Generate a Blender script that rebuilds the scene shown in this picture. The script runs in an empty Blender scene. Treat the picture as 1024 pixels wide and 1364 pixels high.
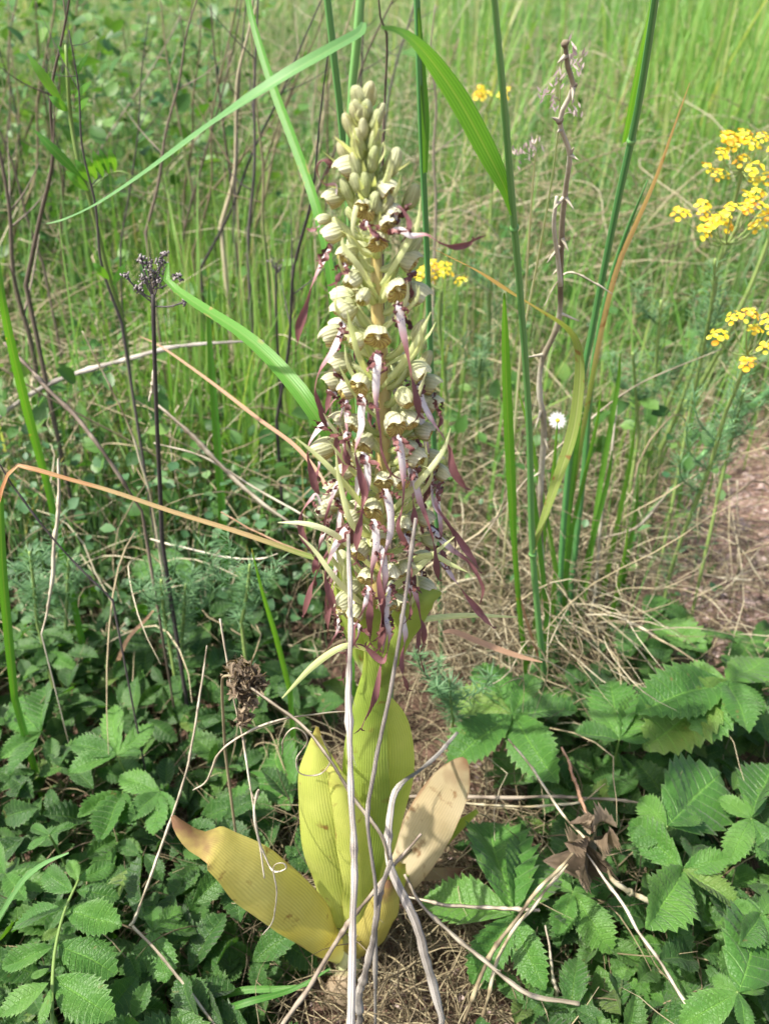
import bpy, math, random
import numpy as np
from mathutils import Vector, Matrix

R = math.radians
rng = np.random.default_rng(7)
random.seed(7)
S = bpy.context.scene
COL = S.collection

# ------------------------------------------------------------------ camera, sky, sun, exposure
FPX, CX, CY = 1181.0, 512.0, 682.0
PITCH = R(30.8)
CAM = np.array([0.02, -0.45, 0.72])
cd = bpy.data.cameras.new("camera")
cam = bpy.data.objects.new("camera", cd)
COL.objects.link(cam)
cam.location = CAM
cam.rotation_euler = (R(90) - PITCH, 0, 0)
cd.sensor_fit = 'VERTICAL'
cd.sensor_height = 36.0
cd.lens = 36.0 * FPX / 1364.0
cd.clip_start = 0.01
cd.clip_end = 400
cd.dof.use_dof = True
cd.dof.focus_distance = 0.56
cd.dof.aperture_fstop = 9.0
S.camera = cam

SUN_DIR = Vector((-0.48, -0.24, 0.84)).normalized()     # towards the sun
w = bpy.data.worlds.new("World")
S.world = w
w.use_nodes = True
nt = w.node_tree
nt.nodes.clear()
sky = nt.nodes.new("ShaderNodeTexSky")
sky.sky_type = 'NISHITA'
sky.sun_disc = False
sky.sun_elevation = math.asin(SUN_DIR.z)
sky.sun_rotation = math.atan2(SUN_DIR.x, SUN_DIR.y)
sky.air_density = 0.8
sky.dust_density = 4.0
sky.ozone_density = 1.3
bg = nt.nodes.new("ShaderNodeBackground")
bg.inputs["Strength"].default_value = 0.15
wo = nt.nodes.new("ShaderNodeOutputWorld")
nt.links.new(sky.outputs[0], bg.inputs[0])
nt.links.new(bg.outputs[0], wo.inputs[0])
ld = bpy.data.lights.new("sun", 'SUN')
ld.energy = 4.0
ld.angle = R(0.9)
ld.color = (1.0, 0.94, 0.84)
sun = bpy.data.objects.new("sun", ld)
COL.objects.link(sun)
sun.rotation_euler = (-SUN_DIR).to_track_quat('-Z', 'Y').to_euler()
S.view_settings.view_transform = 'Standard'
S.view_settings.look = 'None'
S.view_settings.gamma = 1
S.view_settings.exposure = 1.1
S.view_settings.use_curve_mapping = False
S.render.engine = 'CYCLES'
S.cycles.use_denoising = True
S.cycles.max_bounces = 8
S.cycles.diffuse_bounces = 4
S.cycles.transmission_bounces = 6

# ------------------------------------------------------------------ places
FW = np.array([0, math.cos(PITCH), -math.sin(PITCH)])
UP = np.array([0, math.sin(PITCH), math.cos(PITCH)])
RT = np.array([1.0, 0, 0])

def ray(px, py):
    return FW + RT * (px - CX) / FPX + UP * (CY - py) / FPX

def P(px, py, Y):
    """the point seen at a photo pixel whose world y is Y"""
    d = ray(px, py)
    return CAM + d * ((Y - CAM[1]) / d[1])

def PZ(px, py, z):
    d = ray(px, py)
    return CAM + d * ((z - CAM[2]) / d[2])

def _vn(x, y, s):
    """cheap smooth value noise"""
    x = np.asarray(x, float) * s
    y = np.asarray(y, float) * s
    xi, yi = np.floor(x), np.floor(y)
    fx, fy = x - xi, y - yi
    fx = fx * fx * (3 - 2 * fx)
    fy = fy * fy * (3 - 2 * fy)
    def h(a, b):
        v = np.sin(a * 127.1 + b * 311.7) * 43758.5453
        return v - np.floor(v)
    return (h(xi, yi) * (1 - fx) + h(xi + 1, yi) * fx) * (1 - fy) + (h(xi, yi + 1) * (1 - fx) + h(xi + 1, yi + 1) * fx) * fy

def GH(x, y):
    x = np.asarray(x, float)
    y = np.asarray(y, float)
    yy = np.maximum(0, y - 0.4)
    far = np.minimum(yy, 12)
    return (0.05 * far + 0.004 * far ** 2 + (_vn(x, y, 3.1) - .5) * 0.03 + (_vn(x + 9, y, 11.) - .5) * 0.012
            + (_vn(x + 5, y + 3, 0.35) - .5) * 0.12 * np.clip(yy / 3, 0, 1))

def G(px, py, lift=0.0):
    d = ray(px, py)
    t = 0.3
    for _ in range(400):
        p = CAM + d * t
        g = p[2] - float(GH(p[0], p[1])) - lift
        if g < 0.0015 or t > 30:
            break
        t += max(0.002, g * 0.6)
    return p

def to_ground(p, dx=0.0, dy=0.0):
    x, y = p[0] + dx, p[1] + dy
    return np.array([x, y, float(GH(x, y)) - 0.008])

def nz(v):
    v = np.asarray(v, float)
    return v / np.maximum(np.linalg.norm(v, axis=-1, keepdims=True), 1e-12)

def cr(pts, n):
    """Catmull-Rom resample of a polyline (any number of columns)"""
    p = np.asarray(pts, float)
    if len(p) == 2:
        t = np.linspace(0, 1, n)[:, None]
        return p[0] * (1 - t) + p[1] * t
    d = np.linalg.norm(np.diff(p[:, :3], axis=0), axis=1)
    s = np.concatenate([[0], np.cumsum(np.maximum(d, 1e-9))])
    q = np.vstack([2 * p[0] - p[1], p, 2 * p[-1] - p[-2]])
    out = np.zeros((n, p.shape[1]))
    for i, x in enumerate(np.linspace(0, s[-1], n)):
        k = min(np.searchsorted(s, x, side='right') - 1, len(p) - 2)
        t = (x - s[k]) / (s[k + 1] - s[k])
        a, b, c, e = q[k], q[k + 1], q[k + 2], q[k + 3]
        out[i] = 0.5 * (2 * b + (c - a) * t + (2 * a - 5 * b + 4 * c - e) * t * t + (3 * b - 3 * c + e - a) * t ** 3)
    return out

# ------------------------------------------------------------------ mesh building
ORG = {}

class MB:
    def __init__(s):
        s.V, s.UV, s.T, s.Q, s.TR, s.QM, s.TM = [], [], [], [], [], [], []
        s.n = 0

    def add(s, v, quads=None, tris=None, uv=None, tint=0.5, mat=0):
        v = np.asarray(v, float).reshape(-1, 3)
        k = len(v)
        s.V.append(v)
        s.UV.append(np.zeros((k, 2)) if uv is None else np.asarray(uv, float).reshape(-1, 2))
        s.T.append(np.full(k, tint) if np.isscalar(tint) else np.asarray(tint, float).reshape(-1))
        if quads is not None and len(quads):
            q = np.asarray(quads, np.int64)
            s.Q.append(q + s.n)
            s.QM.append(np.full(len(q), mat))
        if tris is not None and len(tris):
            q = np.asarray(tris, np.int64)
            s.TR.append(q + s.n)
            s.TM.append(np.full(len(q), mat))
        s.n += k

    def grid(s, p, uv=None, closed=False, tint=0.5, mat=0, flip=False):
        r, c = p.shape[:2]
        i = np.arange(r * c).reshape(r, c)
        if closed:
            a, b = i, np.roll(i, -1, axis=1)
        else:
            a, b = i[:, :-1], i[:, 1:]
        q = np.stack([a[:-1], b[:-1], b[1:], a[1:]], -1).reshape(-1, 4)
        if flip:
            q = q[:, ::-1]
        if uv is None:
            uu, vv = np.meshgrid(np.linspace(0, 1, c), np.linspace(0, 1, r))
            uv = np.stack([uu, vv], -1)
        s.add(p.reshape(-1, 3), quads=q, uv=uv, tint=tint, mat=mat)

    def tube(s, pts, rad, sides=6, tint=0.5, mat=0, flat=1.0):
        pts = np.asarray(pts, float)
        n = len(pts)
        rad = np.full(n, rad) if np.isscalar(rad) else np.asarray(rad, float)
        if len(rad) != n:
            rad = np.interp(np.linspace(0, 1, n), np.linspace(0, 1, len(rad)), rad)
        T, N, B = frames(pts)
        a = np.linspace(0, 2 * math.pi, sides, endpoint=False)
        pts2 = np.vstack([pts[:1] - T[:1] * rad[0] * .3, pts, pts[-1:] + T[-1:] * rad[-1] * .5])
        rad2 = np.concatenate([[rad[0] * .15], rad, [rad[-1] * .15]])
        N2 = np.vstack([N[:1], N, N[-1:]])
        B2 = np.vstack([B[:1], B, B[-1:]])
        if not np.isscalar(tint):
            tint = np.interp(np.linspace(0, 1, len(pts2)), np.linspace(0, 1, len(tint)), tint).repeat(sides)
        p = pts2[:, None] + (N2[:, None] * np.cos(a)[None, :, None] * flat + B2[:, None] * np.sin(a)[None, :, None]) * rad2[:, None, None]
        s.grid(p, closed=True, tint=tint, mat=mat, flip=True)

    def ribbon(s, pts, hw, hint=(0, -1, .6), cols=3, cup=0.25, fold=0.0, twist=None, wave=0.0, waves=6, tint=0.5, mat=0, edge=None):
        pts = np.asarray(pts, float)
        n = len(pts)
        hw = np.asarray(hw, float)
        if len(hw) != n:
            hw = np.interp(np.linspace(0, 1, n), np.linspace(0, 1, len(hw)), hw)
        T = nz(np.gradient(pts, axis=0))
        h = np.broadcast_to(np.asarray(hint, float), (n, 3))
        N = nz(h - T * np.sum(h * T, 1, keepdims=True))
        B = np.cross(T, N)
        if twist is not None:
            tw = np.interp(np.linspace(0, 1, n), np.linspace(0, 1, len(twist)), twist)[:, None]
            N, B = N * np.cos(tw) + B * np.sin(tw), B * np.cos(tw) - N * np.sin(tw)
        u = np.linspace(-1, 1, cols)
        off = -cup * (u ** 2)[None, :] * hw[:, None] + fold * np.abs(u)[None, :] * hw[:, None]
        if wave:
            ph = np.linspace(0, waves * 2 * math.pi, n)[:, None]
            off = off + wave * hw[:, None] * np.sin(ph + np.sign(u)[None, :] * 1.3) * (np.abs(u) ** 1.5)[None, :]
        p = pts[:, None] + B[:, None] * (u[None, :] * hw[:, None])[..., None] + N[:, None] * off[..., None]
        s.grid(p, tint=tint, mat=mat)

    def mesh(s, name, mats, smooth=True, origin=None):
        V = np.concatenate(s.V)
        if origin is not None:
            V = V - np.asarray(origin)
        UV = np.concatenate(s.UV)
        T = np.concatenate(s.T)
        Q = np.concatenate(s.Q) if s.Q else np.zeros((0, 4), np.int64)
        TR = np.concatenate(s.TR) if s.TR else np.zeros((0, 3), np.int64)
        M = np.concatenate(s.QM + s.TM)
        loops = np.concatenate([Q.reshape(-1), TR.reshape(-1)])
        tot = np.concatenate([np.full(len(Q), 4), np.full(len(TR), 3)])
        st = np.concatenate([[0], np.cumsum(tot)[:-1]])
        me = bpy.data.meshes.new(name)
        me.vertices.add(len(V))
        me.vertices.foreach_set("co", V.astype(np.float32).reshape(-1))
        me.loops.add(len(loops))
        me.loops.foreach_set("vertex_index", loops.astype(np.int32))
        me.polygons.add(len(tot))
        me.polygons.foreach_set("loop_start", st.astype(np.int32))
        me.polygons.foreach_set("material_index", M.astype(np.int32))
        me.polygons.foreach_set("use_smooth", np.full(len(tot), smooth))
        ul = me.uv_layers.new(name="UVMap")
        ul.data.foreach_set("uv", UV[loops].astype(np.float32).reshape(-1))
        at = me.attributes.new("tint", 'FLOAT', 'POINT')
        at.data.foreach_set("value", T.astype(np.float32))
        for m in (mats if isinstance(mats, (list, tuple)) else [mats]):
            me.materials.append(m)
        me.update(calc_edges=True)
        me.validate()
        return me

    def build(s, name, mats, parent=None, smooth=True, **kw):
        org = ORG.get(parent.name) if parent else kw.get('origin')
        me = s.mesh(name, mats, smooth, org)
        o = bpy.data.objects.new(name, me)
        COL.objects.link(o)
        if parent:
            o.parent = parent
            ORG[o.name] = org
        elif org is not None:
            o.location = org
            ORG[o.name] = np.asarray(org, float)
        return o

def frames(pts):
    T = nz(np.gradient(pts, axis=0))
    N = np.zeros_like(T)
    a = np.array([0, 0, 1.0]) if abs(T[0][2]) < .8 else np.array([1.0, 0, 0])
    N[0] = nz(a - T[0] * np.dot(a, T[0]))
    for i in range(1, len(T)):
        v = N[i - 1] - T[i] * np.dot(N[i - 1], T[i])
        N[i] = nz(v)
    return T, N, np.cross(T, N)

def thing(name, label, cat, loc, group=None):
    o = bpy.data.objects.new(name, None)
    COL.objects.link(o)
    o.empty_display_size = 0.02
    o.location = loc
    ORG[o.name] = np.asarray(loc, float)
    return tag(o, label, cat, group)

def tag(o, label, cat=None, group=None, kind=None):
    if label:
        o['label'] = label
    if cat:
        o['category'] = cat
    if group:
        o['group'] = group
    if kind:
        o['kind'] = kind
    return o

# ------------------------------------------------------------------ materials
def new_mat(name):
    m = bpy.data.materials.new(name)
    m.use_nodes = True
    t = m.node_tree
    t.nodes.clear()
    return m, t

def nd(t, typ, **kw):
    n = t.nodes.new(typ)
    for k, v in kw.items():
        if k in n.inputs:
            n.inputs[k].default_value = v
        else:
            setattr(n, k, v)
    return n

def ramp(t, fac, stops, interp='LINEAR'):
    n = t.nodes.new("ShaderNodeValToRGB")
    n.color_ramp.interpolation = interp
    e = n.color_ramp.elements
    while len(e) < len(stops):
        e.new(0.5)
    for el, (p, c) in zip(e, stops):
        el.position = p
        el.color = (*c, 1) if len(c) == 3 else c
    t.links.new(fac, n.inputs[0])
    return n.outputs[0]

def mixc(t, fac, a, b, mode='MIX'):
    n = t.nodes.new("ShaderNodeMix")
    n.data_type = 'RGBA'
    n.blend_type = mode
    for i, v in ((0, fac), (6, a), (7, b)):
        if isinstance(v, (int, float)):
            n.inputs[i].default_value = v
        elif isinstance(v, tuple):
            n.inputs[i].default_value = (*v, 1)
        else:
            t.links.new(v, n.inputs[i])
    return n.outputs[2]

def math_(t, op, a, b=None, c=None):
    n = t.nodes.new("ShaderNodeMath")
    n.operation = op
    for i, v in enumerate((a, b, c)):
        if v is None:
            continue
        if isinstance(v, (int, float)):
            n.inputs[i].default_value = v
        else:
            t.links.new(v, n.inputs[i])
    return n.outputs[0]

def noise(t, scale, detail=3, co=None, dist=0.0):
    n = nd(t, "ShaderNodeTexNoise", Scale=scale, Detail=detail, Distortion=dist)
    if co is not None:
        t.links.new(co, n.inputs["Vector"])
    return n.outputs["Fac"]

def finish(t, col, rough=0.5, trans=0.0, tcol=None, bump=None, bstr=0.3, bdist=0.001, spec=0.4, sheen=0.0):
    p = t.nodes.new("ShaderNodeBsdfPrincipled")
    if isinstance(col, tuple):
        p.inputs["Base Color"].default_value = (*col, 1)
    else:
        t.links.new(col, p.inputs["Base Color"])
    if isinstance(rough, (int, float)):
        p.inputs["Roughness"].default_value = rough
    else:
        t.links.new(rough, p.inputs["Roughness"])
    p.inputs["Specular IOR Level"].default_value = spec
    if sheen:
        p.inputs["Sheen Weight"].default_value = sheen
    if bump is not None:
        b = nd(t, "ShaderNodeBump", Strength=bstr, Distance=bdist)
        t.links.new(bump, b.inputs["Height"])
        t.links.new(b.outputs[0], p.inputs["Normal"])
    out = t.nodes.new("ShaderNodeOutputMaterial")
    if trans > 0:
        tr = t.nodes.new("ShaderNodeBsdfTranslucent")
        if tcol is None:
            tcol = col
        if isinstance(tcol, tuple):
            tr.inputs[0].default_value = (*tcol, 1)
        else:
            t.links.new(tcol, tr.inputs[0])
        m = t.nodes.new("ShaderNodeMixShader")
        m.inputs[0].default_value = trans
        t.links.new(p.outputs[0], m.inputs[1])
        t.links.new(tr.outputs[0], m.inputs[2])
        t.links.new(m.outputs[0], out.inputs[0])
    else:
        t.links.new(p.outputs[0], out.inputs[0])

def attr(t, name="tint"):
    n = t.nodes.new("ShaderNodeAttribute")
    n.attribute_name = name
    return n.outputs["Fac"]

def uvw(t):
    n = t.nodes.new("ShaderNodeUVMap")
    s = t.nodes.new("ShaderNodeSeparateXYZ")
    t.links.new(n.outputs[0], s.inputs[0])
    return s.outputs[0], s.outputs[1], n.outputs[0]

def objrand(t):
    return t.nodes.new("ShaderNodeObjectInfo").outputs["Random"]

def gpos(t):
    return t.nodes.new("ShaderNodeNewGeometry").outputs["Position"]

def scaled(c, k):
    return tuple(min(1, x * k) for x in c)

def plant_mat(name, stops, rough=0.45, trans=0.4, tmul=(1.5, 1.5, .6), nscale=60, stripes=0, tipcol=None, tipat=.8, spec=.4, useobj=False, basecol=None, baseat=.15, bump=.25, patch=None, rib=None):
    """foliage: colour by the tint attribute along stops, fine lengthwise veins, dry tip"""
    m, t = new_mat(name)
    tint = attr(t)
    if useobj:
        tint = math_(t, 'FRACT', math_(t, 'ADD', tint, objrand(t)))
        tint = math_(t, 'PINGPONG', math_(t, 'MULTIPLY', tint, 2.0), 1.0)
    u, v, uvv = uvw(t)
    nn = noise(t, nscale, 3, gpos(t))
    f = math_(t, 'ADD', tint, math_(t, 'MULTIPLY', math_(t, 'SUBTRACT', nn, .5), .5))
    c = ramp(t, f, stops)
    bmp = nn
    if stripes:
        st = math_(t, 'SINE', math_(t, 'MULTIPLY', u, stripes * 6.283))
        k = math_(t, 'MULTIPLY_ADD', st, .5, .5)
        c = mixc(t, math_(t, 'MULTIPLY', k, .28), c, scaled(stops[-1][1], 1.35))
        bmp = k
    if tipcol:
        tv = math_(t, 'ADD', v, math_(t, 'MULTIPLY', math_(t, 'SUBTRACT', noise(t, 25, 4, gpos(t)), .5), .5))
        k = math_(t, 'SMOOTH_MIN', math_(t, 'MAXIMUM', math_(t, 'MULTIPLY', math_(t, 'SUBTRACT', tv, tipat), 6.0), 0.0), 1.0, .1)
        c = mixc(t, k, c, tipcol)
    if basecol:
        k = math_(t, 'MINIMUM', math_(t, 'MAXIMUM', math_(t, 'MULTIPLY', math_(t, 'SUBTRACT', baseat, v), 8.0), 0.0), 1.0)
        c = mixc(t, k, c, basecol)
    if rib:
        k = math_(t, 'MAXIMUM', math_(t, 'MULTIPLY_ADD', math_(t, 'ABSOLUTE', math_(t, 'SUBTRACT', u, .5)), -14.0, 1.0), 0.0)
        c = mixc(t, math_(t, 'MULTIPLY', k, .55), c, rib)
    if patch:
        pn = math_(t, 'ADD', noise(t, 55, 5, gpos(t), .6), math_(t, 'MULTIPLY', math_(t, 'ABSOLUTE', math_(t, 'SUBTRACT', u, .5)), .22))
        k = math_(t, 'MINIMUM', math_(t, 'MAXIMUM', math_(t, 'MULTIPLY', math_(t, 'SUBTRACT', pn, patch[1]), 12.0), 0.0), .85)
        c = mixc(t, k, c, patch[0])
    tc = mixc(t, 1.0, c, tmul, 'MULTIPLY')
    finish(t, c, rough, trans, tc, bmp, bump, .0006, spec)
    return m

M = {}
# herb leaflets: UV x across, y counts the tooth rows, so side veins fall on the ridges of the geometry
def leaflet_mat(name, dark, mid, light, rough=.42, trans=.32, rowrand=True):
    m, t = new_mat(name)
    u, v, uvv = uvw(t)
    tint = attr(t)
    g = gpos(t)
    n1 = noise(t, 45, 4, g)
    n2 = noise(t, 420, 3, g)
    r = math_(t, 'FRACT', math_(t, 'ADD', objrand(t), tint))
    f = math_(t, 'ADD', math_(t, 'MULTIPLY', r, .6), math_(t, 'MULTIPLY', n1, .7))
    c = ramp(t, math_(t, 'SUBTRACT', f, .15), [(0, dark), (.5, mid), (1, light)])
    au = math_(t, 'ABSOLUTE', math_(t, 'MULTIPLY_ADD', u, 2.0, -1.0))
    fr = math_(t, 'ABSOLUTE', math_(t, 'SUBTRACT', math_(t, 'FRACT', math_(t, 'ADD', v, math_(t, 'MULTIPLY', math_(t, 'SUBTRACT', n1, .5), .12))), .5))
    vein = math_(t, 'MAXIMUM', math_(t, 'MULTIPLY_ADD', fr, -11.0, 1.0), 0.0)
    mid_ = math_(t, 'MAXIMUM', math_(t, 'MULTIPLY_ADD', au, -16.0, 1.0), 0.0)
    # finer veinlets between the side veins
    fr2 = math_(t, 'ABSOLUTE', math_(t, 'SUBTRACT', math_(t, 'FRACT', math_(t, 'ADD', math_(t, 'MULTIPLY', au, 5.0), math_(t, 'MULTIPLY', v, 2.0))), .5))
    vl = math_(t, 'MULTIPLY', math_(t, 'MAXIMUM', math_(t, 'MULTIPLY_ADD', fr2, -6.0, 1.0), 0.0), .4)
    vv = math_(t, 'MINIMUM', math_(t, 'ADD', math_(t, 'MULTIPLY', vein, .8), mid_), 1.0)
    old = math_(t, 'MULTIPLY', math_(t, 'GREATER_THAN', r, .94), math_(t, 'MINIMUM', math_(t, 'MULTIPLY', n1, .9), .6))
    c = mixc(t, old, c, (.15, .19, .04))
    c = mixc(t, math_(t, 'MULTIPLY', vv, .5), c, scaled(light, 1.5))
    c = mixc(t, math_(t, 'MULTIPLY', math_(t, 'MAXIMUM', math_(t, 'MULTIPLY_ADD', au, 12.0, -11.2), 0.0), .4), c, (.2, .3, .1))
    sp = noise(t, 90, 3, g)
    k = math_(t, 'MINIMUM', math_(t, 'MAXIMUM', math_(t, 'MULTIPLY', math_(t, 'SUBTRACT', sp, .70), 14.0), 0.0), .8)
    c = mixc(t, k, c, (.20, .15, .05))
    tc = mixc(t, 1.0, c, (1.9, 2.0, .5), 'MULTIPLY')
    h = math_(t, 'ADD', math_(t, 'ADD', math_(t, 'MULTIPLY', vv, -1.0), math_(t, 'MULTIPLY', vl, -.7)), math_(t, 'MULTIPLY', n2, 1.2))
    finish(t, c, rough, trans, tc, h, .75, .0011, .42, .08)
    return m

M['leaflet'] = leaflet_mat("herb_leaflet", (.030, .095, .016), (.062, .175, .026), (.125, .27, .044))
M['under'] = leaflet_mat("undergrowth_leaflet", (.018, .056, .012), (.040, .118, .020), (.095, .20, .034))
M['cover'] = plant_mat("ground_cover_leaf", [(0, (.03, .09, .02)), (.5, (.07, .17, .035)), (1, (.16, .28, .07))], trans=.35, nscale=40)
M['cover_grey'] = plant_mat("clover_leaf", [(0, (.045, .12, .05)), (.6, (.09, .19, .08)), (1, (.17, .29, .11))], trans=.35, nscale=40)
M['herb_stalk'] = plant_mat("herb_stalk", [(0, (.08, .15, .03)), (1, (.16, .24, .06))], trans=0.0)
M['grass'] = plant_mat("meadow_grass", [(0, (.06, .15, .04)), (.35, (.11, .24, .07)), (.7, (.18, .33, .10)), (.88, (.29, .37, .14)), (1, (.45, .38, .25))], trans=.42, nscale=5)
M['grass_bright'] = plant_mat("sunlit_grass", [(0, (.07, .19, .04)), (.4, (.13, .29, .06)), (.8, (.24, .40, .10)), (1, (.44, .43, .20))], trans=.45, nscale=5)  # brighter copy of the grass, backlit sun glow put into its colour
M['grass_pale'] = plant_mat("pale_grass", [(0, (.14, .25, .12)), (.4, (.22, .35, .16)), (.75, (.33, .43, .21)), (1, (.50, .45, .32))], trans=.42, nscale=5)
M['grass_red'] = plant_mat("reddish_grass", [(0, (.16, .2, .05)), (.4, (.3, .22, .1)), (1, (.42, .27, .15))], trans=.35, nscale=5)
M['blade'] = plant_mat("green_grass_blade", [(0, (.055, .19, .03)), (.5, (.09, .26, .035)), (1, (.14, .33, .05))], rough=.4, trans=.45, tmul=(1.7, 1.5, .4), nscale=14, stripes=7, useobj=True, patch=((.34, .27, .10), .74), rib=(.22, .34, .10))
M['blade_blue'] = plant_mat("sky_tinted_grass_blade", [(0, (.09, .22, .07)), (1, (.14, .3, .1))], rough=.42, trans=.35, tmul=(1.6, 1.5, .4), nscale=14, stripes=8, patch=((.34, .30, .12), .76), rib=(.26, .38, .16))  # lighter, bluer green: the sky's reflection is put into the colour
M['culm'] = plant_mat("grass_culm", [(0, (.06, .2, .06)), (.5, (.09, .25, .07)), (1, (.14, .31, .09))], rough=.4, trans=0, nscale=10, stripes=5, useobj=True)
M['blade_orange'] = plant_mat("drying_orange_blade", [(0, (.33, .22, .09)), (1, (.46, .35, .18))], trans=.35, nscale=30, stripes=4, tipcol=(.42, .20, .09), tipat=.8, basecol=(.18, .27, .06), baseat=.52, tmul=(1.2, 1, .6), patch=((.20, .11, .05), .68), rib=(.6, .45, .25))
M['blade_salmon'] = plant_mat("dry_salmon_blade", [(0, (.32, .16, .09)), (1, (.44, .30, .19))], trans=.3, nscale=30, stripes=4, tmul=(1.1, 1, .8))
M['blade_tan'] = plant_mat("blade_turning_tan", [(0, (.2, .3, .07)), (1, (.3, .36, .1))], trans=.35, nscale=20, stripes=4, tipcol=(.44, .31, .17), tipat=.55, tmul=(1.3, 1.2, .6), patch=((.26, .12, .05), .68), rib=(.42, .42, .2))
M['straw'] = plant_mat("straw", [(0, (.085, .065, .04)), (.35, (.20, .16, .095)), (.7, (.37, .315, .19)), (1, (.52, .47, .33))], rough=.65, trans=.12, tmul=(1, 1, .9), nscale=60, spec=.3)
M['straw_pale'] = plant_mat("bleached_straw", [(0, (.13, .10, .065)), (.4, (.27, .225, .155)), (1, (.47, .43, .33))], rough=.6, trans=.08, tmul=(1, 1, .9), nscale=70, stripes=3, bump=.6)
M['straw_grey'] = plant_mat("weathered_grey_stalk", [(0, (.10, .085, .07)), (.45, (.25, .225, .19)), (1, (.46, .425, .37))], rough=.65, trans=0, nscale=150, stripes=9, bump=.8)
M['twig'] = plant_mat("brown_twig", [(0, (.075, .058, .04)), (.6, (.17, .135, .10)), (1, (.30, .25, .19))], rough=.7, trans=0, nscale=200, bump=.5)
M['twig_dark'] = plant_mat("dark_stem", [(0, (.02, .016, .016)), (1, (.10, .085, .08))], rough=.7, trans=0, nscale=300, bump=.5)
M['twig_pale'] = plant_mat("thorn_twig_bark", [(0, (.13, .10, .06)), (.5, (.28, .245, .17)), (1, (.50, .47, .37))], rough=.75, trans=0, nscale=220, bump=.6)
M['dead_leaf'] = plant_mat("withered_brown_leaf", [(0, (.07, .05, .033)), (.5, (.17, .125, .08)), (1, (.31, .25, .17))], rough=.75, trans=.25, nscale=160, bump=.8)
M['seed'] = plant_mat("dry_seed_capsules", [(0, (.03, .025, .03)), (.6, (.14, .12, .12)), (1, (.42, .38, .36))], rough=.7, trans=0, nscale=900)
M['spurge_leaf'] = plant_mat("spurge_needle", [(0, (.08, .18, .08)), (1, (.16, .29, .13))], trans=.35, nscale=40, useobj=True)
M['spurge_stem'] = plant_mat("spurge_stem", [(0, (.16, .26, .07)), (1, (.3, .38, .12))], trans=0, nscale=40)
M['spurge_flower'] = plant_mat("spurge_bract", [(0, (.74, .34, .03)), (.35, (.80, .52, .025)), (.7, (.76, .62, .035)), (1, (.60, .60, .06))], trans=.3, nscale=60, tmul=(1.1, 1, .5))
M['white'] = plant_mat("white_petal", [(0, (.75, .76, .78)), (1, (.82, .82, .82))], trans=.3, tmul=(1, 1, 1))
M['yellow'] = plant_mat("yellow_disc", [(0, (.75, .5, .02)), (1, (.85, .65, .04))], trans=0)
M['stone'] = plant_mat("stone", [(0, (.22, .15, .13)), (1, (.42, .33, .30))], trans=0, nscale=50, rough=.85, bump=.8)
M['floret'] = plant_mat("grass_floret", [(0, (.35, .25, .24)), (1, (.6, .5, .45))], trans=.2, nscale=80, tmul=(1, 1, 1))

def orchid_leaf_mat(name, g1, g2, tip, tipat, brown=.0):
    m, t = new_mat(name)
    u, v, uvv = uvw(t)
    g = gpos(t)
    n1 = noise(t, 22, 4, g)
    c = ramp(t, n1, [(.25, g1), (.7, g2)])
    wob = math_(t, 'ADD', u, math_(t, 'MULTIPLY', noise(t, 18, 4, g), .16))
    st = math_(t, 'MULTIPLY_ADD', math_(t, 'SINE', math_(t, 'MULTIPLY', wob, 6.283 * 19)), .5, .5)
    st3 = math_(t, 'POWER', st, 3.0)
    c = mixc(t, math_(t, 'MULTIPLY', math_(t, 'MULTIPLY', st3, noise(t, 30, 3, g)), .55), c, scaled(g1, .5))
    c = mixc(t, math_(t, 'MULTIPLY', math_(t, 'MAXIMUM', math_(t, 'SUBTRACT', noise(t, 9, 3, g), .45), 0.0), 2.2), c, scaled(g2, 1.25))
    # rust specks and blotches
    n2 = noise(t, 60, 5, g, .4)
    k = math_(t, 'MINIMUM', math_(t, 'MAXIMUM', math_(t, 'MULTIPLY', math_(t, 'SUBTRACT', n2, .66 - brown), 9.0), 0.0), .85)
    c = mixc(t, k, c, (.24, .11, .035))
    tv = math_(t, 'ADD', v, math_(t, 'MULTIPLY', math_(t, 'SUBTRACT', noise(t, 55, 4, g), .5), .35))
    k = math_(t, 'MINIMUM', math_(t, 'MAXIMUM', math_(t, 'MULTIPLY', math_(t, 'SUBTRACT', tv, tipat), 7.0), 0.0), 1.0)
    c = mixc(t, k, c, tip)
    ed = math_(t, 'MULTIPLY', math_(t, 'ABSOLUTE', math_(t, 'SUBTRACT', u, .5)), 2.0)
    k = math_(t, 'MINIMUM', math_(t, 'MAXIMUM', math_(t, 'MULTIPLY', math_(t, 'SUBTRACT', math_(t, 'ADD', ed, math_(t, 'MULTIPLY', noise(t, 35, 4, g), .5)), 1.24 - brown), 7.0), 0.0), .85)
    c = mixc(t, k, c, tip)
    # pale sheath at the foot
    k = math_(t, 'MINIMUM', math_(t, 'MAXIMUM', math_(t, 'MULTIPLY', math_(t, 'SUBTRACT', .14, v), 9.0), 0.0), .8)
    c = mixc(t, k, c, (.55, .58, .35))
    tc = mixc(t, 1.0, c, (1.3, 1.25, .6), 'MULTIPLY')
    finish(t, c, .5, .40, tc, math_(t, 'ADD', math_(t, 'MULTIPLY', st, .25), noise(t, 60, 4, g)), .6, .0012, .35)
    return m

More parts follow.
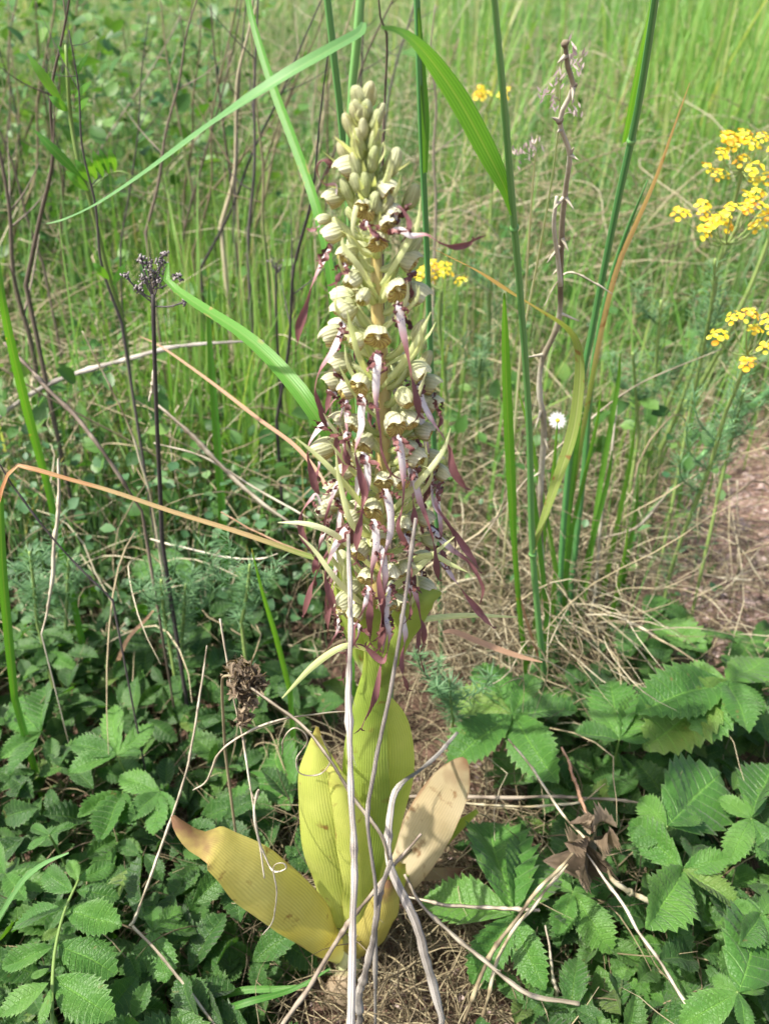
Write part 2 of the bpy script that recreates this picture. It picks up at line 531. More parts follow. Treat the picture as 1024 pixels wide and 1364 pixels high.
M['oleaf_green'] = orchid_leaf_mat("orchid_leaf_yellow_green", (.38, .46, .07), (.58, .61, .16), (.34, .16, .06), .93)
M['oleaf_fresh'] = orchid_leaf_mat("orchid_leaf_fresh", (.24, .36, .05), (.38, .48, .10), (.4, .42, .15), 1.2)
M['oleaf_yellow'] = orchid_leaf_mat("orchid_leaf_yellow", (.52, .43, .09), (.64, .57, .19), (.27, .15, .08), .84, .02)
M['oleaf_dry'] = orchid_leaf_mat("orchid_leaf_dry", (.50, .39, .22), (.62, .53, .35), (.33, .19, .11), .86, .09)
M['oleaf_sheath'] = orchid_leaf_mat("orchid_old_sheath", (.36, .26, .17), (.55, .45, .32), (.16, .08, .06), .8, .1)
M['ostem'] = plant_mat("orchid_stem", [(0, (.42, .30, .10)), (.5, (.56, .43, .17)), (1, (.52, .48, .20))], rough=.45, trans=.08, nscale=40, stripes=5, basecol=(.36, .42, .12), baseat=.2, tmul=(1, 1, .5))
M['bract'] = plant_mat("orchid_bract", [(0, (.46, .55, .18)), (.6, (.58, .64, .30)), (1, (.70, .72, .44))], rough=.45, trans=.35, nscale=30, stripes=4, tmul=(1.2, 1.2, .7), tipcol=(.55, .45, .3), tipat=1.0)

def hood_mats():
    m, t = new_mat("orchid_hood_outside")
    u, v, uvv = uvw(t)
    g = gpos(t)
    n0 = noise(t, 70, 3, g)
    c = ramp(t, n0, [(.3, (.58, .60, .38)), (.7, (.75, .74, .58))])
    c = mixc(t, math_(t, 'MULTIPLY', attr(t), .6), c, (.42, .50, .18))
    wu = math_(t, 'ADD', u, math_(t, 'MULTIPLY', noise(t, 160, 3, g), .05))
    st = math_(t, 'MULTIPLY_ADD', math_(t, 'SINE', math_(t, 'MULTIPLY', wu, 6.283 * 17)), .5, .5)
    c = mixc(t, math_(t, 'MULTIPLY', math_(t, 'MULTIPLY', math_(t, 'POWER', st, 4.0), n0), .75), c, (.33, .36, .14))
    # lower flanks yellower with fine dark red-brown lines
    fl = math_(t, 'MINIMUM', math_(t, 'MAXIMUM', math_(t, 'MULTIPLY', math_(t, 'SUBTRACT', math_(t, 'ABSOLUTE', math_(t, 'SUBTRACT', u, .5)), .25), 9.0), 0.0), 1.0)
    st2 = math_(t, 'MULTIPLY_ADD', math_(t, 'SINE', math_(t, 'MULTIPLY', wu, 6.283 * 22)), .5, .5)
    c2 = mixc(t, math_(t, 'GREATER_THAN', st2, .66), (.56, .50, .20), (.22, .10, .05))
    c = mixc(t, math_(t, 'MULTIPLY', fl, .85), c, c2)
    tc = mixc(t, 1.0, c, (1.15, 1.1, .7), 'MULTIPLY')
    finish(t, c, .5, .35, tc, math_(t, 'ADD', st, noise(t, 400, 2, g)), .4, .0005, .35)
    m2, t = new_mat("orchid_hood_inside")
    u, v, uvv = uvw(t)
    g = gpos(t)
    ww = math_(t, 'ADD', u, math_(t, 'ADD', math_(t, 'MULTIPLY', noise(t, 260, 2, g), .06), math_(t, 'MULTIPLY', math_(t, 'SINE', math_(t, 'MULTIPLY', v, 3.0)), .05)))
    st = math_(t, 'MULTIPLY_ADD', math_(t, 'SINE', math_(t, 'MULTIPLY', ww, 6.283 * 16)), .5, .5)
    k = math_(t, 'GREATER_THAN', math_(t, 'ADD', st, math_(t, 'MULTIPLY', noise(t, 350, 3, g), .7)), 1.02)
    c = mixc(t, math_(t, 'MULTIPLY', k, .8), (.60, .52, .16), (.24, .10, .04))
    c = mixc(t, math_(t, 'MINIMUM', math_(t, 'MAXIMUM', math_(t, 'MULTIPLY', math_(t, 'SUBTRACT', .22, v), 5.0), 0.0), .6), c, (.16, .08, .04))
    finish(t, c, .5, .3, c, st, .2, .0004, .3)
    m3, t = new_mat("orchid_bud")
    u, v, uvv = uvw(t)
    g = gpos(t)
    n0 = noise(t, 90, 3, g)
    c = ramp(t, n0, [(.3, (.48, .54, .27)), (.7, (.67, .68, .45))])
    c = mixc(t, math_(t, 'MULTIPLY', attr(t), .7), c, (.36, .46, .12))
    wu = math_(t, 'ADD', u, math_(t, 'MULTIPLY', noise(t, 130, 3, g), .06))
    st = math_(t, 'MULTIPLY_ADD', math_(t, 'SINE', math_(t, 'MULTIPLY', wu, 6.283 * 13)), .5, .5)
    c = mixc(t, math_(t, 'MULTIPLY', math_(t, 'POWER', st, 3.0), .5), c, (.25, .27, .12))
    c = mixc(t, math_(t, 'MULTIPLY', math_(t, 'MAXIMUM', math_(t, 'SUBTRACT', noise(t, 60, 4, g), .5), 0.0), 1.5), c, (.55, .40, .30))
    tc = mixc(t, 1.0, c, (1.15, 1.1, .6), 'MULTIPLY')
    finish(t, c, .5, .35, tc, math_(t, 'ADD', st, noise(t, 400, 2, g)), .5, .0006, .35)
    return m, m2, m3

M['hood'], M['hood_in'], M['bud'] = hood_mats()

def lip_mat():
    m, t = new_mat("orchid_lip")
    u, v, uvv = uvw(t)
    g = gpos(t)
    vv = math_(t, 'ADD', v, math_(t, 'MULTIPLY', math_(t, 'SUBTRACT', noise(t, 200, 2, g), .5), .06))
    r = objrand(t)
    vv = math_(t, 'ADD', vv, math_(t, 'MULTIPLY', math_(t, 'SUBTRACT', r, .5), .12))
    c = ramp(t, vv, [(0, (.70, .68, .64)), (.22, (.68, .65, .64)), (.33, (.50, .33, .34)), (.45, (.26, .12, .125)), (.75, (.18, .08, .083)), (1, (.145, .065, .06))])
    # crimson fringe along the edge of the white foot
    ed = math_(t, 'MULTIPLY', math_(t, 'ABSOLUTE', math_(t, 'SUBTRACT', u, .5)), 2.0)
    k = math_(t, 'MULTIPLY', math_(t, 'GREATER_THAN', math_(t, 'ADD', ed, math_(t, 'MULTIPLY', noise(t, 400, 2, g), .4)), 1.12), math_(t, 'LESS_THAN', v, .22))
    c = mixc(t, math_(t, 'MULTIPLY', k, .85), c, (.35, .14, .16))
    vo = nd(t, "ShaderNodeTexVoronoi", Scale=620.0)
    t.links.new(g, vo.inputs["Vector"])
    dot = math_(t, 'MULTIPLY', math_(t, 'LESS_THAN', vo.outputs["Distance"], .22), math_(t, 'MULTIPLY', math_(t, 'LESS_THAN', v, .20), math_(t, 'LESS_THAN', ed, .5)))
    c = mixc(t, math_(t, 'MULTIPLY', dot, .95), c, (.14, .03, .30))
    tc = mixc(t, 1.0, c, (1.2, 1, 1), 'MULTIPLY')
    finish(t, c, .5, .22, tc, noise(t, 900, 2, g), .3, .0004, .3)
    return m

M['lip'] = lip_mat()
M['lobe'] = plant_mat("orchid_side_lobe", [(0, (.09, .035, .03)), (.6, (.15, .06, .055)), (1, (.26, .12, .11))], rough=.5, trans=.2, nscale=300, tmul=(1.2, .9, .9))
M['column'] = plant_mat("orchid_column", [(0, (.45, .40, .12)), (1, (.70, .66, .35))], trans=.1, nscale=300)

def soil_mat():
    m, t = new_mat("reddish_soil")
    g = gpos(t)
    n1 = noise(t, 9, 6, g)
    n2 = noise(t, 90, 5, g)
    c = ramp(t, n1, [(.3, (.045, .028, .02)), (.5, (.085, .052, .036)), (.7, (.15, .095, .07))])
    c = mixc(t, math_(t, 'MULTIPLY', n2, .5), c, (.19, .12, .09))
    n2 = math_(t, 'ADD', math_(t, 'MULTIPLY', n2, .6), math_(t, 'MULTIPLY', noise(t, 30, 5, g), .4))
    s0 = t.nodes.new("ShaderNodeSeparateXYZ")
    t.links.new(g, s0.inputs[0])
    # a trodden, dry reddish path to the right of the orchid
    kp = math_(t, 'MINIMUM', math_(t, 'MAXIMUM', math_(t, 'MULTIPLY', math_(t, 'ADD', math_(t, 'SUBTRACT', s0.outputs[0], .28), math_(t, 'MULTIPLY', math_(t, 'SUBTRACT', n1, .5), .3)), 7.0), 0.0), 1.0)
    c = mixc(t, kp, c, ramp(t, n2, [(.3, (.12, .075, .055)), (.55, (.22, .145, .115)), (.75, (.34, .245, .20))]))
    # meadow floor turns to litter and moss further off
    s = t.nodes.new("ShaderNodeSeparateXYZ")
    t.links.new(g, s.inputs[0])
    k = math_(t, 'MINIMUM', math_(t, 'MAXIMUM', math_(t, 'MULTIPLY', math_(t, 'SUBTRACT', math_(t, 'ADD', s.outputs[1], math_(t, 'MULTIPLY', n1, 1.2)), 2.0), .5), 0.0), .9)
    c = mixc(t, k, c, (.10, .13, .035))
    finish(t, c, .9, 0, None, n2, .8, .006, .2)
    return m

M['soil'] = soil_mat()

# ------------------------------------------------------------------ ground
def sp(n, lo, hi, k):
    s = np.linspace(-1, 1, n)
    v = np.sinh(s * k) / np.sinh(k)
    return np.where(v < 0, -v * lo, v * hi)

mb = MB()
gx = sp(260, -70., 70., 5.2)
gy = sp(300, -30., 120., 5.6) + .4
X, Y = np.meshgrid(gx, gy)
Z = GH(X, Y) + (_vn(X, Y, 40.) - .5) * .006 + (_vn(X, Y, 90.) - .5) * .003
mb.grid(np.stack([X, Y, Z], -1))
tag(mb.build("ground", M['soil']), "reddish brown bare soil showing between the plants", kind="structure")

# ------------------------------------------------------------------ bulk plants (numpy)
def blades(mb, root, height, lean, az, width, bend=1.0, segs=5, tint=None, zc=None):
    """N grass blades as tapering folded ribbons; root (N,3)"""
    n = len(root)
    s = np.linspace(0, 1, segs + 1)
    d = np.stack([np.cos(az), np.sin(az), np.zeros(n)], -1)
    hor = lean[:, None] * (s[None] * .45 + bend * s[None] ** 2.2 * .8)
    ver = s[None] * (1 - .38 * (lean / height)[:, None].clip(0, 1.4) * s[None] ** 1.6)
    p = root[:, None] + d[:, None] * hor[..., None]
    p[..., 2] += ver * height[:, None]
    tw = rng.uniform(0, 2 * math.pi, n)
    side = np.stack([np.cos(tw), np.sin(tw), np.zeros(n)], -1)
    wprof = np.minimum(1, 1.15 * (1 - s) ** .6 + 0.02) * (0.55 + .45 * np.minimum(1, s * 4))
    hw = width[:, None] * wprof[None] * .5
    a = p - side[:, None] * hw[..., None]
    b = p + side[:, None] * hw[..., None]
    v = np.stack([a, b], 2).reshape(-1, 3)
    k = (segs + 1) * 2
    base = np.arange(n)[:, None] * k
    rows = np.arange(segs)[None] * 2
    i0 = base + rows
    q = np.stack([i0, i0 + 1, i0 + 3, i0 + 2], -1).reshape(-1, 4)
    if tint is None:
        tint = rng.uniform(0, 1, n)
    uv = np.stack([np.tile([0., 1.], n * (segs + 1)), np.repeat(np.tile(s, n), 2)], -1)
    mb.add(v, quads=q, uv=uv, tint=np.repeat(tint, k))

def strands(mb, p, rad, tint, sides=3):
    """N thin curved tubes; p (N,K,3), rad (N,)"""
    n, k = p.shape[:2]
    T = nz(np.gradient(p, axis=1))
    a = np.where(np.abs(T[..., 2:3]) < .85, np.array([0, 0, 1.]), np.array([1., 0, 0]))
    N = nz(np.cross(T, a))
    B = np.cross(T, N)
    ang = np.linspace(0, 2 * math.pi, sides, endpoint=False)
    tap = np.interp(np.linspace(0, 1, k), [0, .15, .7, 1], [.7, 1, .8, .25])
    v = p[:, :, None] + (N[:, :, None] * np.cos(ang)[None, None, :, None] + B[:, :, None] * np.sin(ang)[None, None, :, None]) * (rad[:, None] * tap[None])[:, :, None, None]
    i = np.arange(n * k * sides).reshape(n, k, sides)
    j = np.roll(i, -1, 2)
    q = np.stack([i[:, :-1], j[:, :-1], j[:, 1:], i[:, 1:]], -1).reshape(-1, 4)
    uv = np.stack(np.broadcast_arrays(np.linspace(0, 1, sides)[None, None], np.linspace(0, 1, k)[None, :, None], ), -1)
    uv = np.broadcast_to(uv, (n, k, sides, 2)).reshape(-1, 2)
    mb.add(v.reshape(-1, 3), quads=q, uv=uv, tint=np.repeat(tint, k * sides))

def stamp(mb, tv, tq, tuv, ttint, pos, fwd, nrm, L, W, tint):
    """copies of a leaf template (x side, y along, z up; unit size) as one mesh"""
    f = nz(fwd)
    n_ = nz(nrm - f * np.sum(nrm * f, 1, keepdims=True))
    s_ = np.cross(f, n_)
    v = (pos[:, None] + s_[:, None] * (tv[None, :, 0:1] * W[:, None, None]) + f[:, None] * (tv[None, :, 1:2] * L[:, None, None])
         + n_[:, None] * (tv[None, :, 2:3] * L[:, None, None]))
    k = len(tv)
    q = (tq[None] + (np.arange(len(pos)) * k)[:, None, None]).reshape(-1, 4)
    tt = np.clip(ttint[None] * .0 + tint[:, None], 0, 1)
    mb.add(v.reshape(-1, 3), quads=q, uv=np.tile(tuv, (len(pos), 1)), tint=np.broadcast_to(tt, (len(pos), k)).reshape(-1))

def inview_xy(n, y0, y1, margin=0.25, bias=1.0):
    """random ground points in a wedge somewhat wider than the picture"""
    y = y0 + (y1 - y0) * rng.uniform(0, 1, n) ** bias
    half = .47 * (y - CAM[1]) * 1.32 + margin
    x = CAM[0] + rng.uniform(-1, 1, n) * half
    return x, y

def px_of(x, y, z):
    d = np.stack([x, y, z], -1) - CAM
    dep = d @ FW
    return CX + FPX * (d @ RT) / dep, CY - FPX * (d @ UP) / dep

def patch(x, y):
    """photo pixel column / row of the ground point (used only as map coordinates of the meadow)"""
    return px_of(x, y, GH(x, y))

# leaf templates
def serrate(N=8, cols=4, corr=.035, fold=.12, droop=.12, wmax=.5, tooth=.16, seed=0):
    """serrated leaflet, unit length along y, half width about wmax; ridged along its side veins"""
    r = np.random.default_rng(seed)
    rows = 2 * N + 1
    t = np.linspace(0, 1, rows)
    prof = np.sin(math.pi * np.clip(t, 0, 1) ** .86) ** .85
    w_ = wmax * prof * r.uniform(.95, 1.05, rows)
    tipr = (np.arange(rows) % 2 == 1)
    u = np.concatenate([-np.linspace(1, 0, cols + 1), np.linspace(0, 1, cols + 1)[1:]])
    V = np.zeros((rows, len(u), 3))
    tt = np.zeros((rows, len(u)))
    bend1, bend2 = r.uniform(-.04, .04), r.uniform(0, 6)
    for i in range(rows):
        ww = w_[i] * (1 + tooth * .5) if tipr[i] else w_[i] * (1 - tooth)
        if i in (0, rows - 1):
            ww = .015 if i == 0 else .004
        slant = (.12 + (.05 if tipr[i] else -.01)) * prof[i]
        au = np.abs(u)
        V[i, :, 0] = u * ww + bend1 * math.sin(t[i] * 3)
        V[i, :, 1] = t[i] * .95 + slant * au ** 1.1
        ridge = (corr if tipr[i] else -corr) * (au * (1 - au) * 3.2 + .15 * au) * prof[i]
        V[i, :, 2] = ridge + fold * au * ww * 1.2 - droop * t[i] ** 2 - .10 * au ** 3 * ww + .02 * np.sin(t[i] * 9 + bend2 + u * 2)
        tt[i] = (.85 if tipr[i] else .0) * (1 - .4 * au)
        tt[i, cols] = 1.0
    n = len(u)
    i = np.arange(rows * n).reshape(rows, n)
    q = np.stack([i[:-1, :-1], i[:-1, 1:], i[1:, 1:], i[1:, :-1]], -1).reshape(-1, 4)
    uu, vv = np.meshgrid(np.linspace(0, 1, n), t * N)
    return V.reshape(-1, 3), q, np.stack([uu, vv], -1).reshape(-1, 2), tt.reshape(-1) * 0

def ovate(rows=5, wmax=.35, droop=.15):
    t = np.linspace(0, 1, rows)
    wv = wmax * np.sin(math.pi * t ** .8) ** .8
    wv[0] = .02
    wv[-1] = .005
    V = np.zeros((rows, 3, 3))
    for j, u in enumerate((-1, 0, 1)):
        V[:, j, 0] = u * wv
        V[:, j, 1] = t
        V[:, j, 2] = -droop * t ** 2 + .25 * abs(u) * wv
    i = np.arange(rows * 3).reshape(rows, 3)
    q = np.stack([i[:-1, :-1], i[:-1, 1:], i[1:, 1:], i[1:, :-1]], -1).reshape(-1, 4)
    uu, vv = np.meshgrid(np.linspace(0, 1, 3), t)
    return V.reshape(-1, 3), q, np.stack([uu, vv], -1).reshape(-1, 2), np.full(rows * 3, .5)

OV, OVR, NEEDLE = ovate(), ovate(4, .48, .05), ovate(3, .05, .1)

def rand_dirs(n, elev_lo, elev_hi):
    az = rng.uniform(0, 2 * math.pi, n)
    el = rng.uniform(elev_lo, elev_hi, n)
    return np.stack([np.cos(az) * np.cos(el), np.sin(az) * np.cos(el), np.sin(el)], -1)

# soil corner at the right of the path is kept thin
def bare(x, y):
    px, py = patch(x, y)
    k = np.exp(-(((px - 1000) / 95) ** 2 + ((py - 740) / 110) ** 2))
    k2 = np.exp(-(((px - 700) / 160) ** 2 + ((py - 1310) / 70) ** 2)) * .8
    k3 = np.exp(-(((px - 480) / 120) ** 2 + ((py - 1330) / 70) ** 2)) * .8
    return np.clip(k * 1.5 + k2 + k3, 0, 1)

# ---- meadow grass
def do_grass(name, label, mat, n, y0, y1, bias, hlo, hhi, wlo, whi, dens, lean=.35, tufts=True, tintf=None, segs=5):
    x, y = inview_xy(n, y0, y1, .35, bias)
    if tufts:
        nt_ = max(20, n // 40)
        tx, ty = inview_xy(nt_, y0, y1, .35, bias)
        idx = rng.integers(0, nt_, n)
        m_ = rng.uniform(0, 1, n) < .75
        sc = .02 + .015 * (ty[idx] - CAM[1])
        x = np.where(m_, tx[idx] + rng.normal(0, 1, n) * sc, x)
        y = np.where(m_, ty[idx] + rng.normal(0, 1, n) * sc, y)
    px, py = patch(x, y)
    keep = rng.uniform(0, 1, n) < dens(px, py, x, y) * (1 - bare(x, y))
    x, y, px, py = x[keep], y[keep], px[keep], py[keep]
    k = len(x)
    h = rng.uniform(hlo, hhi, k) * rng.uniform(.75, 1.1, k)
    le = np.abs(rng.normal(0, 1, k)) * lean * h
    az = rng.normal(0.3, 1.6, k)
    wd = rng.uniform(wlo, whi, k) * (1 + .25 * np.clip(y - 1.5, 0, 4))
    t = rng.uniform(0, 1, k) if tintf is None else tintf(px, py, x, y, k)
    mb = MB()
    blades(mb, np.stack([x, y, GH(x, y) - .005], -1), h, le, az, wd, 1.0, segs, t)
    o = mb.build(name, mat)
    return tag(o, label, "grass", kind="stuff")

def d_far(px, py, x, y):
    return (.25 + .75 * np.clip(_vn(x, y, 1.7) * 2.4 - .6, 0, 1)) * np.clip((y - .75) / .8, .0, 1) * (1 - .85 * np.exp(-(((px - 815) / 75) ** 2 + ((py - 300) / 55) ** 2)))

do_grass("meadow_grass", "soft green meadow grass filling the background", M['grass'], 66000, .7, 7.0, 1.5, .25, .55, .0022, .0045, d_far,
         tintf=lambda px, py, x, y, k: np.clip(rng.normal(.48, .26, k) + 1.2 * (_vn(x, y, 1.1) - .5), 0, 1))
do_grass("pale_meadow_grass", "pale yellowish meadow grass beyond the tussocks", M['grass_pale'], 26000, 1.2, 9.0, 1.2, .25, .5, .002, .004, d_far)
do_grass("distant_grass", "light green grass at the far end of the meadow", M['grass_pale'], 16000, 6.0, 22.0, 1.2, .3, .7, .006, .012, lambda px, py, x, y: np.ones_like(px), segs=3)

def d_left(px, py, x, y):
    return np.clip(np.exp(-((px - 330) / 110) ** 2) * 1.0 + .12, 0, 1) * np.clip((y - .35) / .25, 0, 1)

do_grass("tall_green_grass", "bright upright green grass blades behind the orchid at left", M['grass_bright'], 11000, .55, 1.7, 1.0, .26, .50, .0035, .0075, d_left, lean=.16,
         tintf=lambda px, py, x, y, k: rng.uniform(.35, .92, k))

do_grass("tall_far_grass", "taller bright grass standing up at the upper right of the meadow", M['grass_bright'], 9000, 1.5, 3.4, 1.0, .35, .8, .005, .011,
         lambda px, py, x, y: np.exp(-((px - 920) / 130) ** 2) * .9 + np.exp(-((px - 600) / 60) ** 2) * .3, lean=.2, tintf=lambda px, py, x, y, k: rng.uniform(.4, .95, k))

def d_midr(px, py, x, y):
    return np.exp(-((px - 760) / 70) ** 2) * .8 + .06

do_grass("fine_green_grass", "slender green grass among the dry thatch at right", M['grass'], 1500, .35, 1.0, 1.0, .15, .38, .0015, .0035, d_midr, lean=.14,
         tintf=lambda px, py, x, y, k: rng.uniform(.25, .75, k))

def d_red(px, py, x, y):
    return np.exp(-(((px - 815) / 70) ** 2 + ((py - 305) / 50) ** 2))

do_grass("reddish_grass", "reddish brown tuft of dry grass in the right background", M['grass_red'], 30000, .9, 4.2, 1.0, .2, .38, .002, .004, d_red, lean=.5)

do_grass("fine_left_grass", "fine green grass standing through the weeds at left", M['grass'], 10000, .25, 1.4, 1.0, .14, .38, .0014, .0038,
         lambda px, py, x, y: np.clip(1.1 - np.maximum(0, px - 380) / 120, 0, 1) * np.clip((880 - py) / 200, .0, 1), lean=.3, tintf=lambda px, py, x, y, k: rng.uniform(.2, 1, k))
do_grass("spiky_weeds", "thin green weed stems in the middle ground", M['grass_pale'], 3500, .5, 1.9, 1.0, .2, .5, .0012, .0026,
         lambda px, py, x, y: np.ones_like(px) * .8, lean=.3)

# ---- dry thatch: curved straws lying through each other
def thatch(name, label, n, dens, y0, y1, hmax, lo, hi, tint_lo, tint_hi, rlo=.0004, rhi=.0011):
    x, y = inview_xy(n, y0, y1, .12, 1.0)
    px, py = patch(x, y)
    keep = rng.uniform(0, 1, n) < dens(px, py)
    x, y = x[keep], y[keep]
    k = len(x)
    L = rng.uniform(lo, hi, k)
    az = rng.uniform(0, 2 * math.pi, k)
    K = 8
    s = np.linspace(0, 1, K)
    curl = rng.normal(0, .9, k)
    a = az[:, None] + curl[:, None] * s[None] + .35 * np.sin(s[None] * 9 + az[:, None]) * rng.uniform(0, 1, k)[:, None] + (rng.uniform(0, 1, k) < .3)[:, None] * (s[None] > rng.uniform(.3, .8, k)[:, None]) * rng.normal(0, 1, k)[:, None]
    dx = np.cos(a) * L[:, None] / K
    dy = np.sin(a) * L[:, None] / K
    xx = x[:, None] + np.cumsum(dx, 1)
    yy = y[:, None] + np.cumsum(dy, 1)
    z0 = rng.uniform(0, 1, k) ** 1.5 * hmax
    tilt = rng.normal(0, .35, k) * L
    zz = z0[:, None] + tilt[:, None] * s[None] + np.sin(s * math.pi)[None] * L[:, None] * rng.uniform(-.05, .25, k)[:, None]
    zz = GH(xx, yy) + np.maximum(zz, .001)
    mb = MB()
    strands(mb, np.stack([xx, yy, zz], -1), rng.uniform(rlo, rhi, k), rng.uniform(tint_lo, tint_hi, k))
    return tag(mb.build(name, M['straw']), label, "dry grass", kind="stuff")

thatch("dry_thatch", "tangled straw coloured dead grass behind the orchid at right", 30000,
       lambda px, py: np.clip(np.exp(-(((px - 700) / 140) ** 2 + ((py - 770) / 170) ** 2)) * 1.6, 0, 1), .15, 1.35, .17, .05, .20, .15, 1.0, .0003, .0009)
thatch("straw_litter", "thin brown straws and dead stems lying on the soil", 22000,
       lambda px, py: np.clip(.30 + np.exp(-(((px - 560) / 170) ** 2 + ((py - 1250) / 130) ** 2)), 0, 1), -.25, .6, .05, .03, .13, .0, .75, .0003, .0009)
thatch("dead_grass_litter", "crossed grey and tan dead stems in the left middle of the meadow", 24000,
       lambda px, py: np.clip(np.exp(-(((px - 150) / 260) ** 2 + ((py - 640) / 130) ** 2)) * .9 + .05, 0, 1), .3, 1.9, .25, .08, .30, .35, 1.0, .0005, .0013)

# ---- ground cover of small leaves
def cover(name, label, mat, tpl, n, dens, y0, y1, zlo, zhi, Llo, Lhi, wf=1.0, bias=1.0, elev=(-.2, .9)):
    x, y = inview_xy(n, y0, y1, .15, bias)
    px, py = patch(x, y)
    keep = rng.uniform(0, 1, n) < dens(px, py) * (1 - bare(x, y))
    x, y = x[keep], y[keep]
    k = len(x)
    z = GH(x, y) + zlo + (zhi - zlo) * rng.uniform(0, 1, k) * (.5 + _vn(x, y, 6.))
    f = rand_dirs(k, *elev)
    nr = np.stack([rng.normal(-.1, .45, k), rng.normal(-.25, .45, k), np.ones(k)], -1)
    L = rng.uniform(Llo, Lhi, k)
    mb = MB()
    stamp(mb, *tpl, np.stack([x, y, z], -1), f, nr, L, L * wf, np.clip(rng.normal(.5, .25, k), 0, 1))
    # a stalk from each leaf foot to the ground, bent
    m_ = rng.uniform(0, 1, k) < .35
    x2, y2, z2 = x[m_], y[m_], z[m_]
    s = np.linspace(0, 1, 5)
    gx_, gy_ = x2 + rng.normal(0, .02, len(x2)), y2 + rng.normal(0, .02, len(x2))
    gz = GH(gx_, gy_)
    pp = np.stack([gx_[:, None] + (x2 - gx_)[:, None] * s ** 1.6, gy_[:, None] + (y2 - gy_)[:, None] * s ** 1.6, gz[:, None] + (z2 - gz)[:, None] * s], -1)
    strands(mb, pp, rng.uniform(.0005, .0009, len(x2)), np.full(len(x2), .7))
    return tag(mb.build(name, mat), label, "ground cover", kind="stuff")

ser_low = [serrate(9, 3, .03, .28, .18, .5, .13, s_ + 20) for s_ in range(3)]
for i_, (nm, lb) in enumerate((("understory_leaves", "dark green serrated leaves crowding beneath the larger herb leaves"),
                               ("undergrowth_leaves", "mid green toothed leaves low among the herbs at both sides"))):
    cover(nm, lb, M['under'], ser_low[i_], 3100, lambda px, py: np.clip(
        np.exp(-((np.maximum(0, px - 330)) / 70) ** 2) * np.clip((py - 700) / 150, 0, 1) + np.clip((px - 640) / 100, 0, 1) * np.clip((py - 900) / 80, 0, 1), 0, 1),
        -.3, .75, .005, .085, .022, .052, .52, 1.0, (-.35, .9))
thatch("meadow_straw", "pale dead stalks mixed through the green meadow grass", 14000, lambda px, py: np.ones_like(px), 1.0, 4.5, .35, .1, .4, .3, 1.0, .0007, .0018)
cover("bush_leaves", "light green leaves of low bushes in the blurred upper left", M['cover'], OV, 16000,
      lambda px, py: np.exp(-(np.maximum(0, px - 230) / 120) ** 2), 1.0, 2.6, .05, .62, .014, .036, 1.0, 1.0, (-.2, 1.2))
cover("small_leaf_cover", "small rounded green leaves carpeting the left middle ground", M['cover_grey'], OVR, 17000,
      lambda px, py: np.clip(1.1 - np.maximum(0, px - 400) / 60, .10, 1) * np.clip((py - 330) / 150, 0, 1), .35, 2.2, .01, .22, .007, .018, .85)
cover("weed_leaf_cover", "narrow green weed leaves scattered through the meadow", M['cover'], OV, 16000,
      lambda px, py: np.clip(.75 - np.maximum(0, px - 420) / 900, .2, 1), .45, 3.5, .01, .28, .012, .032, .9, 1.2, (.1, 1.3))

# ------------------------------------------------------------------ helpers for hand-set plants
def mpp(p):
    """metres per photo pixel at a point"""
    return float((np.asarray(p) - CAM) @ FW) / FPX

def path(spec, n):
    """spec rows (px, py, Y, half width in px) -> points and half widths in metres"""
    a = np.array([list(P(r[0], r[1], r[2])) + [r[3]] for r in spec])
    c = cr(a, n)
    w_ = np.array([mpp(q[:3]) * max(q[3], .02) for q in c])
    return c[:, :3], w_

def root_ext(pts, w_, k=5, dx=0., dy=0.):
    """carry a stem on from its last point down to the ground"""
    e = pts[-1]
    g = to_ground(e, dx, dy)
    if e[2] < g[2]:
        return pts, w_
    s = np.linspace(0, 1, k + 1)[1:, None]
    return np.vstack([pts, e + (g - e) * s]), np.concatenate([w_, np.full(k, w_[-1])])

def stem(name, label, cat, spec, mat, group=None, n=24, sides=7, tint=.5, root=True, dx=0., dy=0., flat=1.0, parts=None):
    n = int(n * 1.8)
    pts, w_ = path(spec, n)
    if root:
        pts, w_ = root_ext(pts, w_, 10, dx, dy)
    sd = abs(int(spec[0][0] * 7 + spec[0][1] * 3))
    r_ = np.random.default_rng(sd)
    k = np.arange(len(pts))
    dead = mat not in ('culm', 'spurge_stem')
    if dead:
        # dead stems: uneven thickness, slight waver, joints, stained lengths
        nn = _vn(k * .31 + sd, k * 0, 1.) - .5
        nn2 = _vn(k * .9 + sd, k * 0 + 5, 1.) - .5
        pts = pts + (np.stack([_vn(k * .12, k * 0 + sd, 1.) - .5, _vn(k * .12, k * 0 + sd + 3, 1.) - .5, 0 * k], -1) * w_[:, None] * 1.3
                     + np.stack([_vn(k * .8, k * 0 + sd, 1.) - .5, 0 * k, _vn(k * .8, k * 0 + sd + 3, 1.) - .5], -1) * w_[:, None] * .16)
        w_ = w_ * (.76 + .30 * nn + .16 * nn2)
        tt = tint + nn * .9 + nn2 * .5
        for q in r_.integers(3, max(4, len(pts) - 3), 2 if w_.mean() < .0012 else 3):
            w_[q] *= 1.4
            w_[q - 1] *= 1.12
            tt[q] -= .5
        tint = np.clip(tt, 0, 1)
    mb = MB()
    mb.tube(pts, w_, sides, tint, flat=flat)
    if dead and w_.mean() > .0009:
        # peeling fibres
        for _ in range(5):
            q = int(r_.integers(2, len(pts) - 5))
            o_ = nz(r_.normal(0, 1, 3)) * w_[q]
            fb = np.array([pts[q] + o_ * .9, pts[q + 2] + o_ * 1.3, pts[q + 3] + o_ * r_.uniform(1.8, 3.5)])
            mb.ribbon(cr(fb, 6), [.0003, .0004, .0001], o_, 3, .1, 0, tint=.9)
    o = mb.build(name, M[mat], origin=pts[-1])
    tag(o, label, cat, group)
    return o, pts

